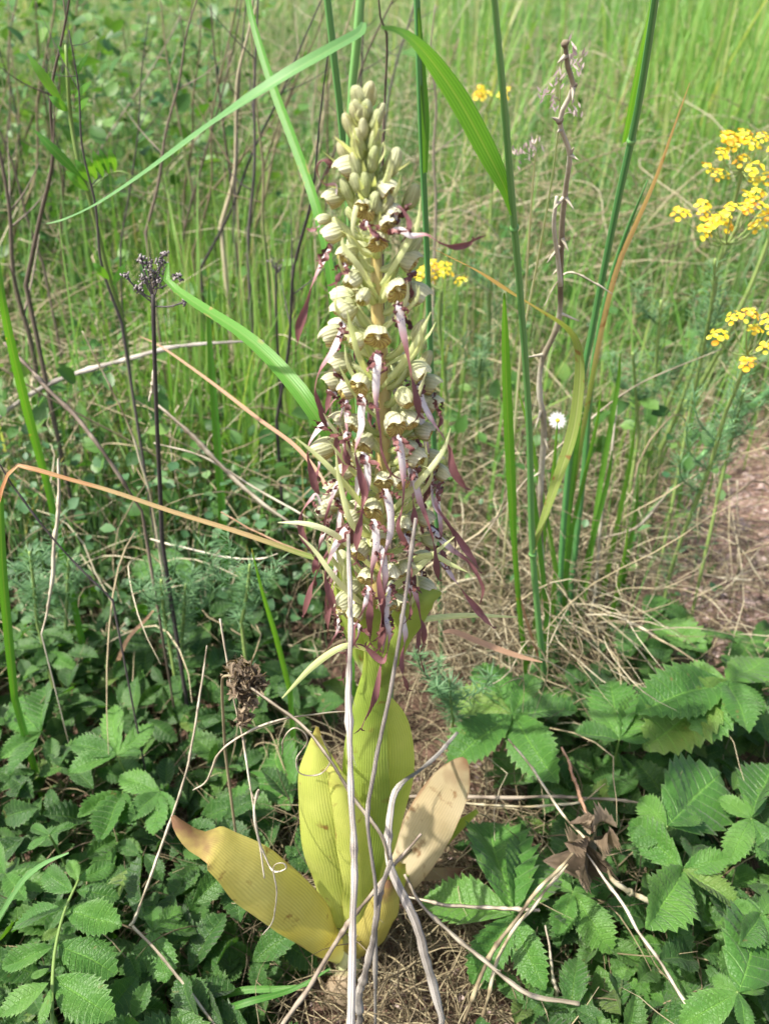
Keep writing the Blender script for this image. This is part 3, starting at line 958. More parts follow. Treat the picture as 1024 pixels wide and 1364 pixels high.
def blade(name, label, cat, spec, mat, group=None, n=30, tint=.5, hint=(0, -.6, 1), fold=.25, cup=0., cols=5, twist=None, parent=None, wave=0., root=False, dx=0., dy=0.):
    pts, w_ = path(spec, n)
    if root:
        pts, w_ = root_ext(pts[::-1] if root == 'first' else pts, w_[::-1] if root == 'first' else w_, 6, dx, dy)
        pts, w_ = pts[::-1], w_[::-1]          # uv v = 0 at the root
    mb = MB()
    mb.ribbon(pts, w_, hint, cols, cup, fold, twist, wave, 5, tint)
    o = mb.build(name, M[mat], parent, **({} if parent else {'origin': pts[0]}))
    if not parent:
        tag(o, label, cat, group)
    return o

# ------------------------------------------------------------------ the lizard orchid
AXX = np.array([(100, 484), (200, 490), (300, 498), (400, 503), (480, 508), (600, 512), (700, 508), (850, 497), (1000, 490), (1290, 462)], float)

def axis(py):
    return P(np.interp(py, AXX[:, 0], AXX[:, 1]), py, 0.0)

base_pt = P(462, 1292, 0.0)
base_pt[2] = float(GH(base_pt[0], base_pt[1]))
orchid = thing("lizard_orchid", "tall pale orchid spike with long twisted purple lips and yellowing basal leaves", "orchid", base_pt)

mb = MB()
ap = np.array([axis(y) for y in np.linspace(1292, 122, 60)])
ap[0][2] -= .01
kink = np.sin(np.linspace(0, 40, 60))[:, None] * np.array([[.0005, .0005, 0]])
mb.tube(ap + kink, np.interp(np.linspace(0, 1, 60), [0, .1, .35, .55, .7, .85, 1], [.0075, .0066, .0060, .0048, .0038, .0026, .001]), 12,
        tint=.5)
mb.build("stem", M['ostem'], orchid)

def hood_frame(hx, hy, front, turn=0.0, Rr=None):
    a = axis(hy)
    m_ = mpp(a)
    dx = (hx - np.interp(hy, AXX[:, 0], AXX[:, 1])) * m_
    Rr = Rr or np.interp(hy, [120, 250, 450, 800], [.008, .016, .024, .026])
    yy = math.sqrt(max(Rr * Rr - dx * dx, (Rr * .25) ** 2))
    Y = -yy if front else yy
    c = P(hx, hy, Y)
    out = nz([dx, Y * .9 if front else Y, 0])
    ca, sa = math.cos(turn), math.sin(turn)
    out = np.array([out[0] * ca - out[1] * sa, out[0] * sa + out[1] * ca, 0])
    return c, out, Y

def make_ovary_bract(parent, c, out, blen, rr, tint):
    """ovary from the stem to the back of the flower, bract under it"""
    zdrop = rr.uniform(.008, .016)
    s0 = np.array([0, 0, 0.])
    # point of the axis at that height
    k = np.argmin(np.abs(ap[:, 2] - (c[2] - zdrop)))
    s0 = ap[k]
    pts = cr([s0, (s0 + c) / 2 + np.array([0, 0, -.002]), c - out * .003], 8)
    mb = MB()
    mb.tube(pts, [.0012, .0019, .0022, .0015], 6, tint)
    mb.build("ovary", M['bract'], parent)
    side = np.cross([0, 0, 1], out)
    jj = rr.uniform(-.35, .35)
    d = nz(out + side * jj)
    e1 = s0 + d * .006
    e2 = s0 + d * blen * .45 + np.array([0, 0, blen * rr.uniform(.15, .45)])
    e3 = s0 + d * blen * rr.uniform(.75, .95) + np.array([0, 0, blen * rr.uniform(.45, .8)])
    pts = cr([s0, e1, e2, e3], 14)
    mb = MB()
    mb.ribbon(pts, np.array([.5, 1, 1, .85, .5, .08]) * rr.uniform(.0017, .0024), np.array([0, 0, 1]) - d * .3, 5, -.3, 0, [0, rr.uniform(-.7, .7)], 0, tint=rr.uniform(.1, .95))
    mb.build("bract", M['bract'], parent)

def hood_mesh(parent, name, c, out, size, openness, rr, tilt=.35, long=1.15, tint=.4):
    o = nz(out - np.array([0, 0, tilt * .55]) + nz(CAM - c) * (.42 if out[1] < 0 else 0) + rr.normal(0, .10, 3))
    l = nz(np.cross([0, 0, 1], out))
    t = np.cross(l, o) * -1
    if t[2] < 0:
        t = -t
    nr, nc = 12, 24
    ps = np.linspace(-math.pi, math.pi, nc, endpoint=False)
    tip = np.exp(-(ps / .45) ** 2)
    phm = R(openness) + R(26) * np.cos(ps) + R(14) * tip
    phm = np.minimum(phm, R(176))
    f = np.linspace(0, 1, nr)[:, None]
    ph = f * phm[None]
    p1_, p2_, p3_ = rr.uniform(0, 6, 3)
    rad = (1 - .09 * np.exp(-((np.abs(ps) - 1.0) / .14) ** 2)[None] * np.sin(f * math.pi * .9) + .07 * np.sin(ps[None] * 2 + p1_) * f + .05 * np.sin(ps[None] * 3 + p2_ + f * 4) + .05 * np.sin(ps[None] * 7 + p3_) * f ** 3
           - .10 * np.clip(f - .75, 0, 1) * 4 * (np.cos(ps) > .2)[None] * .5)
    def surf(k):
        r_ = rad * k
        return (c[None, None] + size * r_[..., None] * (-np.cos(ph)[..., None] * o * long + np.sin(ph)[..., None] * (np.cos(ps)[None, :, None] * t * .92 + np.sin(ps)[None, :, None] * l * .84)))
    outer = surf(1.0)
    uu = np.broadcast_to((ps / (2 * math.pi) + .5)[None], (nr, nc))
    uv = np.stack([uu, np.broadcast_to(f, (nr, nc))], -1)
    mb = MB()
    mb.grid(outer, uv, closed=True, tint=np.clip((1 - f) * 1.1 + tint * .5 - .2 + 0 * uu, 0, 1).reshape(-1), mat=0)
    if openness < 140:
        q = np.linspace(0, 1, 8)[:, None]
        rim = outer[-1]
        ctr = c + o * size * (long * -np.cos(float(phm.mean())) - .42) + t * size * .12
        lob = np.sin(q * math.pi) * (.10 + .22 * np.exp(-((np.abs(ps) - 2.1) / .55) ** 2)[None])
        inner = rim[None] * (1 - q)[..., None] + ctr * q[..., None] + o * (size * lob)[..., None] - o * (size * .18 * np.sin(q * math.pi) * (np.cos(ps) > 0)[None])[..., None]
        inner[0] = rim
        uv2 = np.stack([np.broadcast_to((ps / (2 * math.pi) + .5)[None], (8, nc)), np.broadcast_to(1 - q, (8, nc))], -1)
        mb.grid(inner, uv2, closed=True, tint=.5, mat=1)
    return mb.build(name, [M['hood'], M['hood_in']], parent), o, l, t

LIPS = [0, .08, .26, .38, .48, .62, .76, .88, .96, 1]
LIPW = [.0013, .0020, .0017, .0011, .0009, .0014, .0021, .0020, .0012, .0004]

def make_lip(fl, start, pts, out, l, rr, k=1.0, lobes=True, tw=None):
    n = 40
    q = cr(np.vstack([[start], pts]) if pts is not None else None, n)
    s = np.linspace(0, 1, n)
    ll = np.linalg.norm(np.diff(q, axis=0), axis=1).sum()
    wob = np.stack([np.sin(s * 11 + rr.uniform(0, 6)), np.sin(s * 9 + rr.uniform(0, 6)), 0 * s], -1) * (.0010 * np.clip(s - .2, 0, 1))[:, None]
    q = q + wob
    hw = np.interp(s, LIPS, LIPW) * k * min(1.15, max(.7, ll / .05))
    sg = rr.choice([-1, 1])
    tw = tw * 1.5 if tw is not None else rr.uniform(3, 7.0)
    mb = MB()
    mb.ribbon(q, hw, out + np.array([0, -.5, .1]), 5, rr.uniform(.15, .4), 0, [0, .1 * sg, .2 * sg, tw * .35 * sg, tw * .6 * sg, tw * .85 * sg, tw * sg], .12, 5, tint=.5)
    e = q[-1]
    dd = nz(q[-1] - q[-4])
    for sd in (-1, 1):
        v = dd * .7 + l * sd * .55
        a = cr([e - dd * .001, e + v * .0026, e + v * .0050 + l * sd * .0014], 5)
        mb.ribbon(a, [.0005, .0006, .0001], out, 3, .1, 0)
        mb.UV[-1][:] = (.5, 1.0)
    mb.build("lip", M['lip'], fl)
    if lobes:
        for sd in (-1, 1):
            L = rr.uniform(.008, .013) * k
            s2 = np.linspace(0, 1, 26)
            cu = rr.uniform(.6, 1.6)
            pp = start + np.outer(.45 * np.sin(s2 * 1.9), l) * sd * L * .8 + np.outer(s2, nz(pts[0] - start)) * L * 1.0 + np.outer(np.sin(s2 * 15 * cu) * s2, l) * .0016 + np.outer(np.sin(s2 * 19) * .0011 + s2 ** 2 * .003, out)
            mb = MB()
            mb.ribbon(pp, np.array([.0011, .0014, .0012, .0010, .0004]) * k, out, 3, .3, 0, [0, rr.uniform(-3.5, 3.5)], .5, 6, tint=rr.uniform(.1, .9))
            mb.build("side_lobe", M['lobe'], fl)

def flower(hx, hy, lip=None, front=True, size=1.0, turn=0., openness=98, tilt=.35, lobes=True, bract=None, tw=None, Rr=None):
    rr = np.random.default_rng(int(hx * 31 + hy * 7) % 99991)
    c, out, Y = hood_frame(hx, hy, front, turn, Rr)
    sz = .0063 * size * rr.uniform(.94, 1.06)
    fl, o, l, t = hood_mesh(orchid, "flower", c, out, sz, openness, rr, tilt, rr.uniform(1.2, 1.4), tint=rr.uniform(.1, .7))
    blen = bract or np.interp(hy, [150, 400, 800], [.016, .026, .038]) * rr.uniform(.8, 1.2)
    make_ovary_bract(fl, c - out * sz * .7, out, blen, rr, rr.uniform(.2, .9))
    # the small column deep in the hood
    mb = MB()
    k0 = c - o * sz * .7 + t * sz * .1
    mb.tube(cr([k0, k0 + o * sz * .9 + t * sz * .2, k0 + o * sz * 1.25 + t * sz * .02], 6), [sz * .12, sz * .24, sz * .22, sz * .08], 6, rr.uniform(0, 1))
    mb.build("column", M['column'], fl)
    if lip is not None:
        st_ = c + o * sz * .35 - t * sz * .72
        Yl = st_[1]
        pp = []
        m_ = len(lip)
        for i, (x, y) in enumerate(lip):
            pp.append(P(x, y, Yl - .003 * math.sin(min(1, (i + 1) / m_) * 2.2) + out[1] * .002))
        pp = np.array(pp)
        if np.linalg.norm(pp[0] - st_) < .003 and len(pp) > 2:
            pp = pp[1:]
        make_lip(fl, st_, pp, out, l, rr, 1.0, lobes, tw)
    return fl

def bud(x, y, w_, h_, lean=(0, 0, 1), front=True, tint=.5):
    """closed bud: w_, h_ in photo pixels"""
    rr = np.random.default_rng(int(x * 17 + y * 5) % 99991)
    c, out, Y = hood_frame(x, y, front)
    m_ = mpp(c)
    a, b = w_ * m_ / 2, h_ * m_ / 2
    up = nz(np.asarray(lean, float) + out * .25)
    l = nz(np.cross(up, [0, 1, 0]))
    t = np.cross(l, up)
    nr, nc = 12, 20
    ph = np.linspace(.02, math.pi - .02, nr)[:, None]
    ps = np.linspace(-math.pi, math.pi, nc, endpoint=False)[None]
    rad = 1 - .13 * np.exp(-((np.abs(ps) - 1.0 - .3 * np.sin(ph * 2)) / .16) ** 2)
    pr_ = np.sin(ph) ** .8 * (1.12 - .34 * (ph / math.pi)) * (1 + .06 * np.sin(ps * 2 + x) + .05 * np.sin(ph * 4 + ps + y))
    p = c[None, None] + (-np.cos(ph) * b * 1.08)[..., None] * up + (np.sin(ph * .9) * a * .10)[..., None] * out + (pr_ * a * rad)[..., None] * (np.cos(ps)[..., None] * (-t) + np.sin(ps)[..., None] * l)
    uv = np.stack(np.broadcast_arrays(ps / (2 * math.pi) + .5, ph / math.pi), -1)
    mb = MB()
    mb.grid(p, uv, closed=True, tint=np.broadcast_to(1 - ph / math.pi * .9 + (tint - .5), (nr, nc)).clip(0, 1).reshape(-1), flip=True)
    o = mb.build("bud", M['bud'], orchid)
    make_ovary_bract(o, c - up * b * .8, nz([out[0], out[1], 0]), rr.uniform(.020, .030) if y > 160 else .017, rr, .7)
    return o

# buds of the tip
for b in [(476, 130, 17, 30, (-.2, 0, 1)), (490, 124, 18, 30, (.25, 0, 1)), (473, 150, 16, 26, (-.2, 0, 1)), (488, 146, 16, 26, (.1, 0, 1)),
          (466, 168, 18, 34, (-.25, 0, 1)), (500, 160, 18, 28, (.3, 0, 1)), (484, 172, 15, 28, (0, 0, 1)), (477, 193, 19, 42, (0, 0, 1)), (458, 201, 16, 26, (-.3, 0, 1)),
          (498, 186, 16, 30, (.2, 0, 1)), (523, 216, 24, 38, (.15, 0, 1)), (497, 212, 17, 34, (.1, 0, 1)), (474, 222, 18, 36, (-.1, 0, 1)), (547, 262, 22, 34, (.15, 0, 1)),
          (557, 440, 17, 32, (.3, 0, 1)), (565, 481, 18, 32, (.25, 0, 1)), (549, 330, 18, 34, (.5, 0, 1)), (487, 246, 16, 34, (0, 0, 1)), (462, 252, 16, 30, (-.2, 0, 1))]:
    bud(b[0], b[1], b[2], b[3], b[4], True, random.uniform(.2, .7))

rt = np.random.default_rng(11)
for i in range(26):
    y = rt.uniform(125, 300)
    ax_ = np.interp(y, AXX[:, 0], AXX[:, 1])
    sp_ = np.interp(y, [120, 300], [11, 40])
    x = ax_ + rt.uniform(-1, 1) * sp_
    bud(x, y, rt.uniform(13, 18), rt.uniform(24, 34), (rt.normal(0, .25) + (x - ax_) / 60, 0, 1), i % 3 == 0, rt.uniform(.2, .8))
for i in range(34):
    y = rt.uniform(150, 840)
    ax_ = np.interp(y, AXX[:, 0], AXX[:, 1])
    sp_ = np.interp(y, [150, 300, 500, 800], [16, 42, 66, 60])
    sd = rt.choice([-1, 1])
    f_ = rt.uniform(.65, 1.15)
    L = np.interp(y, [150, 400, 800], [30, 55, 75]) * rt.uniform(.8, 1.2)
    pts, hw = path([(ax_, y + L * .8, 0, 1.5), (ax_ + sd * sp_ * f_ * .6, y + L * .35, -.014, 3), (ax_ + sd * sp_ * f_, y - L * .1, -.02, 2.6), (ax_ + sd * sp_ * f_ * rt.uniform(.95, 1.3), y - L * .5, -.022, .4)], 14)
    mb = MB()
    mb.ribbon(pts, hw, (0, -.8, .6), 5, .4, 0, [0, rt.uniform(-.9, .9)], tint=rt.uniform(.3, 1))
    mb.build("bract", M['bract'], orchid)
FL = [
    # hood x, y, lip path, options
    (463, 224, None, dict(turn=-.6, openness=120, size=.95)),
    (516, 253, None, dict(turn=.5, openness=108, size=1.0)),
    (444, 264, [(447, 248), (432, 246), (423, 232), (424, 217), (432, 212), (439, 218), (436, 226)], dict(openness=125, size=.9, tw=1.0, lobes=False)),
    (484, 281, [(490, 300), (498, 310), (505, 316)], dict(size=.95, tilt=.15, openness=92, tw=.6)),
    (524, 285, [(531, 276), (541, 290), (546, 302), (543, 312)], dict(size=.9, openness=110, tw=.8)),
    (516, 298, [(534, 307), (549, 314), (569, 312), (590, 324), (607, 328), (622, 325), (630, 320)], dict(size=.8, tw=2.2, openness=108)),
    (443, 311, [(437, 332), (426, 352), (411, 389), (404, 422), (395, 456)], dict(size=1.0, openness=125, tw=2.0)),
    (503, 326, None, dict(size=.95, tilt=.05, openness=86)),
    (461, 340, [(458, 355), (454, 366), (446, 376)], dict(size=.9, openness=118, tw=.7)),
    (430, 292, [(428, 298), (420, 304), (414, 306)], dict(size=.5, openness=130, tw=.5, lobes=False)),
    (549, 350, [(546, 368), (549, 380), (546, 396)], dict(size=1.0, openness=102, tw=1.3)),
    (529, 388, [(532, 410), (536, 438), (541, 465), (546, 489), (550, 520), (558, 552)], dict(size=1.1, tilt=.3, openness=100, tw=2.2)),
    (556, 392, None, dict(size=1.0, openness=115, turn=.3)),
    (456, 415, [(456, 436), (443, 466), (424, 496), (418, 522), (428, 548), (436, 570)], dict(size=1.15, openness=112, tw=1.2)),
    (441, 446, None, dict(size=.95, openness=140)),
    (503, 451, [(503, 470), (502, 492), (501, 517), (502, 543), (506, 573), (511, 600), (521, 632)], dict(size=1.2, tilt=.22, openness=96, tw=1.6)),
    (449, 486, [(454, 500), (453, 517), (457, 535), (452, 560), (447, 592), (455, 616), (470, 643)], dict(size=1.1, openness=104, tw=2.4)),
    (441, 510, [(447, 527), (439, 542), (436, 556)], dict(size=1.05, openness=104, tw=.6)),
    (479, 514, [(482, 532), (480, 552), (480, 570), (473, 600), (478, 629), (485, 656), (484, 680)], dict(size=1.15, openness=100, tilt=.3, tw=2.6)),
    (559, 496, [(558, 517), (566, 541), (580, 566), (598, 596), (605, 625), (619, 650)], dict(size=1.1, openness=112, tw=1.8)),
    (573, 512, [(580, 535), (586, 556), (583, 572)], dict(size=1.05, openness=116, tw=1.5)),
    (576, 538, None, dict(size=1.0, openness=110)),
    (452, 561, [(430, 566), (412, 590), (410, 616), (419, 643), (427, 658)], dict(size=1.1, openness=104, tw=1.6)),
    (470, 566, [(460, 580), (459, 600), (466, 620)], dict(size=.9, openness=100, tw=.8)),
    (526, 566, [(531, 587), (536, 616), (538, 649), (537, 678), (533, 704), (544, 736)], dict(size=1.15, openness=112, tilt=.5, tw=1.8)),
    (431, 597, [(425, 616), (423, 632), (424, 642)], dict(size=1.15, openness=138, tw=.5, lobes=False)),
    (483, 592, [(486, 610), (489, 636), (487, 658), (480, 684), (478, 716), (474, 748)], dict(size=1.15, openness=102, tilt=.35, tw=3.0)),
    (555, 610, [(552, 630), (558, 662), (569, 696), (579, 732), (582, 772)], dict(size=1.1, openness=118, tw=2.4)),
    (576, 613, [(578, 636), (577, 662), (584, 682), (602, 702), (619, 732), (640, 762)], dict(size=1.1, openness=120, tw=2.6)),
    (587, 629, [(585, 650), (582, 676), (598, 700), (606, 734)], dict(size=1.0, openness=126, tw=2.0)),
    (511, 642, [(514, 656), (520, 682), (520, 709), (513, 742), (506, 771), (507, 808), (505, 850)], dict(size=1.0, openness=100, tilt=.4, tw=3.5)),
    (446, 650, [(450, 668), (451, 689), (445, 722), (426, 755), (415, 784), (406, 820)], dict(size=1.15, openness=114, tw=2.6)),
    (459, 628, [(450, 642), (440, 666), (435, 694), (435, 722)], dict(size=.9, openness=110, tw=2.0)),
    (433, 680, [(420, 660), (402, 682), (402, 710), (421, 744)], dict(size=.95, openness=128, tw=2.4)),
    (496, 681, [(499, 698), (501, 728), (496, 758), (494, 799), (493, 830), (492, 858)], dict(size=1.1, openness=98, tilt=.3, tw=3.2)),
    (468, 690, [(455, 712), (440, 739), (433, 768), (440, 795), (447, 818)], dict(size=1.0, openness=110, tw=2.2)),
    (505, 718, [(509, 735), (513, 769), (512, 812), (506, 864)], dict(size=.95, openness=102, tw=2.0)),
    (538, 700, [(541, 716), (546, 740), (548, 770)], dict(size=1.0, openness=108, tw=1.2)),
    (567, 690, [(579, 709), (602, 732), (627, 752), (640, 780), (637, 806)], dict(size=1.0, openness=118, tw=1.8)),
    (575, 720, [(586, 742), (604, 769), (632, 808), (657, 837)], dict(size=.9, openness=120, tw=2.6)),
    (544, 707, None, dict(size=.8, openness=96)),
    (560, 745, [(562, 772), (570, 800), (560, 830), (556, 858), (566, 895)], dict(size=1.0, openness=114, tw=2.8, front=False)),
    (521, 766, [(517, 790), (514, 830), (511, 870), (500, 920), (482, 972)], dict(size=1.15, openness=104, tilt=.6, tw=3.0)),
    (562, 784, None, dict(size=1.35, openness=120, tilt=.2)),
    (516, 808, [(515, 828), (520, 850), (510, 880), (488, 862)], dict(size=1.0, openness=100, tw=2.2)),
    (459, 800, None, dict(size=1.15, openness=140)),
    (471, 819, [(478, 835), (474, 856), (460, 870)], dict(size=1.2, openness=108, tw=1.2)),
    (452, 812, [(450, 825), (449, 842), (440, 858), (432, 874)], dict(size=.7, openness=120, tw=1.5)),
    (488, 770, [(490, 786), (486, 806), (476, 830), (470, 856)], dict(size=1.0, openness=106, tw=2.0)),
    (478, 735, None, dict(size=1.0, openness=108)),
    (533, 640, None, dict(size=.9, openness=130)),
    (540, 760, [(543, 778), (548, 800), (545, 822)], dict(size=.9, openness=108, tw=1.4)),
    (470, 372, None, dict(size=.8, openness=140)),
    (484, 395, None, dict(size=.75, openness=145)),
    (476, 455, None, dict(size=.8, openness=140)),
    (540, 530, None, dict(size=.95, openness=135)),
    (546, 560, None, dict(size=.95, openness=120)),
    (566, 575, None, dict(size=1.0, openness=125)),
]
for f in FL:
    flower(f[0], f[1], f[2], **f[3])
# more flowers in the dense lower half, their lips making a curtain
rl = np.random.default_rng(21)
for i in range(12):
    y = 515 + i * 26 + rl.uniform(-8, 8)
    ax_ = np.interp(y, AXX[:, 0], AXX[:, 1])
    sp_ = np.interp(y, [500, 650, 820], [62, 74, 58])
    sd = 1 if i % 2 else -1
    x = ax_ + sd * sp_ * rl.uniform(.35, 1.0)
    L = rl.uniform(85, 135)
    dr = (x - ax_) * rl.uniform(.1, .45)
    lp = [(x + dr * .2, y + 18), (x + dr * .4 + rl.uniform(-5, 5), y + L * .4), (x + dr * .8 + rl.uniform(-7, 7), y + L * .75), (x + dr + rl.uniform(-9, 9), y + L)]
    flower(x, y, lp, size=rl.uniform(.9, 1.1), openness=rl.uniform(100, 132), Rr=rl.uniform(.018, .026), lobes=i % 3 == 0)
# flowers at the back of the spike
rb = np.random.default_rng(5)
for i in range(30):
    y = 290 + i * 17 + rb.uniform(-8, 8)
    ax_ = np.interp(y, AXX[:, 0], AXX[:, 1])
    x = ax_ + rb.uniform(-1, 1) * np.interp(y, [300, 500, 800], [38, 62, 58])
    L = rb.uniform(70, 130)
    dxx = (x - ax_) * .35
    lp = [(x + dxx * .2, y + 18), (x + dxx * .5, y + L * .5), (x + dxx * .8 + rb.uniform(-8, 8), y + L)] if y > 400 else None
    flower(x, y, lp, front=False, size=rb.uniform(.85, 1.05), openness=rb.uniform(100, 130))
# loose long bracts that stand out of the spike
for spec in [[(500, 760, -.005, 3), (450, 715, -.025, 4), (410, 698, -.03, 3.5), (370, 696, -.03, .5)],
             [(498, 820, -.01, 3), (450, 775, -.03, 4), (420, 735, -.03, 3), (398, 712, -.03, .5)],
             [(500, 868, -.01, 4), (462, 860, -.03, 4), (420, 885, -.03, 4.5), (376, 930, -.03, 1)],
             [(505, 700, -.005, 3), (455, 640, -.028, 4), (420, 605, -.03, 3), (392, 582, -.03, .5)],
             [(515, 760, -.005, 3), (570, 740, -.02, 4), (600, 752, -.02, 3), (622, 762, -.02, .5)],
             [(512, 690, -.005, 3), (560, 640, -.025, 4), (590, 600, -.02, 3), (600, 570, -.02, .5)],
             [(505, 720, -.01, 3), (470, 700, -.03, 4), (452, 640, -.03, 3), (447, 600, -.03, .5)],
             [(508, 520, -.005, 2.5), (480, 480, -.025, 4), (468, 440, -.028, 3.5), (462, 412, -.03, .5)],
             [(505, 400, -.004, 2.5), (482, 360, -.02, 4), (458, 330, -.022, 3.5), (456, 316, -.022, .5)],
             [(506, 380, -.004, 2.5), (530, 345, -.018, 4), (555, 300, -.02, 3), (560, 262, -.02, .5)],
             [(506, 520, -.004, 2.5), (545, 470, -.02, 4), (562, 440, -.02, 3), (574, 415, -.02, .5)],
             [(497, 290, -.004, 2), (478, 270, -.016, 3.5), (470, 300, -.02, 3), (472, 316, -.02, .5)],
             [(500, 840, -.004, 3), (560, 826, -.01, 4), (620, 820, .0, 3.5), (688, 822, .01, .8)],
             [(500, 800, -.004, 3), (540, 770, -.018, 5), (575, 740, -.02, 3.5), (605, 715, -.02, .5)]]:
    pts, hw = path(spec, 16)
    mb = MB()
    mb.ribbon(pts, hw, (0, -.8, .6), 5, .3, 0, [0, random.uniform(-.6, .6)], tint=random.uniform(.2, .95))
    mb.build("bract", M['bract'], orchid)

def oleaf(spec, mat, hint=(0, -.8, .6), cup=-.35, fold=0., n=48, cols=17, twist=None, wave=.10, label=None):
    """orchid leaf, first point at the foot"""
    pts, hw = path(spec, n)
    mb = MB()
    mb.ribbon(pts, hw, hint, cols, cup, fold, twist, wave, 3, .5)
    o = mb.build("leaf", M[mat], orchid)
    if label:
        o['label'] = label
    return o

# back to front
oleaf([(488, 1225, .03, 8), (522, 1185, .045, 20), (552, 1135, .055, 31), (578, 1085, .06, 33), (600, 1045, .065, 26), (614, 1020, .065, 13), (619, 1010, .065, 3)], 'oleaf_dry', (-.5, -1, .3), .12, .05, label="dried tan leaf with brown margins")
oleaf([(500, 1180, .03, 6), (560, 1150, .06, 8), (600, 1110, .07, 8), (636, 1080, .07, 3)], 'oleaf_fresh', (0, -.6, 1), -.4)
oleaf([(480, 1200, .02, 6), (540, 1168, .05, 9), (590, 1164, .06, 8), (620, 1160, .06, 3)], 'oleaf_sheath', (0, -.6, 1), -.3, label="withered brown leaf")
oleaf([(470, 1250, .015, 14), (492, 1150, .012, 34), (515, 1060, .008, 38), (520, 990, .004, 32), (508, 945, .0, 20), (500, 920, -.002, 3)], 'oleaf_green', (.2, -1, .4), .5, 0)
oleaf([(468, 1255, .0, 14), (484, 1120, -.004, 30), (484, 1030, -.008, 32), (488, 970, -.008, 26), (498, 905, -.008, 18), (506, 850, -.006, 3)], 'oleaf_fresh', (-.2, -1, .4), .4, 0)
oleaf([(492, 960, -.004, 14), (500, 910, -.009, 19), (505, 870, -.012, 20), (497, 830, -.012, 16), (482, 800, -.012, 3)], 'oleaf_fresh', (0, -1, .3), .5)
oleaf([(495, 930, -.002, 10), (517, 890, -.012, 16), (538, 845, -.016, 23), (556, 812, -.018, 24), (572, 796, -.016, 14), (588, 790, -.012, 2)], 'oleaf_fresh', (.4, -1, .5), .45)
oleaf([(488, 900, .004, 8), (472, 850, .006, 17), (458, 800, .006, 21), (455, 765, .004, 15), (462, 745, .0, 2)], 'oleaf_fresh', (-.3, -1, .3), .5)
oleaf([(466, 1270, -.002, 16), (452, 1200, -.012, 32), (434, 1120, -.014, 41), (422, 1050, -.010, 33), (420, 1005, -.006, 17), (422, 968, -.006, 2)], 'oleaf_green', (-.1, -1, .4), .6, 0, twist=[.3, .1, -.1, -.4], wave=.14)
oleaf([(470, 1272, -.008, 12), (486, 1200, -.024, 24), (474, 1120, -.028, 23), (456, 1060, -.026, 16), (440, 1030, -.022, 9), (428, 1028, -.018, 2)], 'oleaf_green', (.3, -1, .3), .75, 0, twist=[0, .2, -.3], wave=.16)
oleaf([(462, 1278, -.004, 14), (420, 1235, -.03, 33), (362, 1180, -.045, 40), (312, 1140, -.05, 34), (288, 1122, -.05, 30), (276, 1122, -.05, 20), (258, 1114, -.05, 15), (240, 1098, -.048, 9), (231, 1086, -.044, 3)], 'oleaf_yellow', (.3, -.7, .7), .5, 0, twist=[0, 0, .1, .35, .6], wave=.16, label="large yellow leaf with a brown tip lying to the left")
oleaf([(464, 1285, -.004, 12), (488, 1262, -.02, 26), (506, 1225, -.026, 27), (514, 1190, -.024, 16), (516, 1172, -.020, 3)], 'oleaf_yellow', (.2, -1, .5), .6, 0)
oleaf([(470, 1265, .01, 12), (500, 1230, .02, 22), (520, 1180, .03, 22), (536, 1150, .035, 5)], 'oleaf_green', (.2, -1, .4), .4, 0)
oleaf([(462, 1288, -.006, 12), (458, 1305, -.02, 18), (450, 1335, -.028, 22), (444, 1372, -.032, 20), (440, 1400, -.035, 6)], 'oleaf_sheath', (0, -.7, .8), .5, label="papery old sheath leaf")
mb = MB()
mb.tube([base_pt + np.array([0, 0, -.01]), base_pt + np.array([.002, -.002, .02]), base_pt + np.array([.006, -.002, .045])], [.010, .0115, .009], 12, .9)
mb.build("stem_base", M['bract'], orchid)

# ------------------------------------------------------------------ tall reed-like grass
GR = "tall green grass stems around the orchid"
WIDE = 1.1
def culm(label, spec, blades_=(), node=None, mat='culm', tint=.5, dx=0, dy=0, flat=1.0):
    pts, hw = path(spec, 30)
    pts, hw = root_ext(pts, hw, 6, dx, dy)
    t_ = thing("tall_grass", label, "grass stem", pts[-1], GR)
    mb = MB()
    mb.tube(pts, hw, 9, tint)
    for nd_ in (node or []):
        k = np.argmin(np.abs(np.array([px_of(*q)[1] for q in pts]) - nd_))
        mb.tube(pts[max(0, k):k + 1].repeat(3, 0) + np.array([[0, 0, -.0022], [0, 0, 0], [0, 0, .0022]]), [hw[k] * 1.1, hw[k] * 1.35, hw[k] * 1.1], 9, 1.0)
    mb.build("stalk", M[mat], t_)
    for b in blades_:
        sp_, kw = b
        p2, h2 = path(sp_, 44)
        h2 = h2 * WIDE
        mb = MB()
        mb.ribbon(p2, h2, kw.get('hint', (0, -.6, 1)), 7, kw.get('cup', .1), kw.get('fold', .3), kw.get('twist'), kw.get('wave', 0), 4, kw.get('tint', .5))
        mb.build("blade", M[kw.get('mat', 'blade')], t_)
    return t_

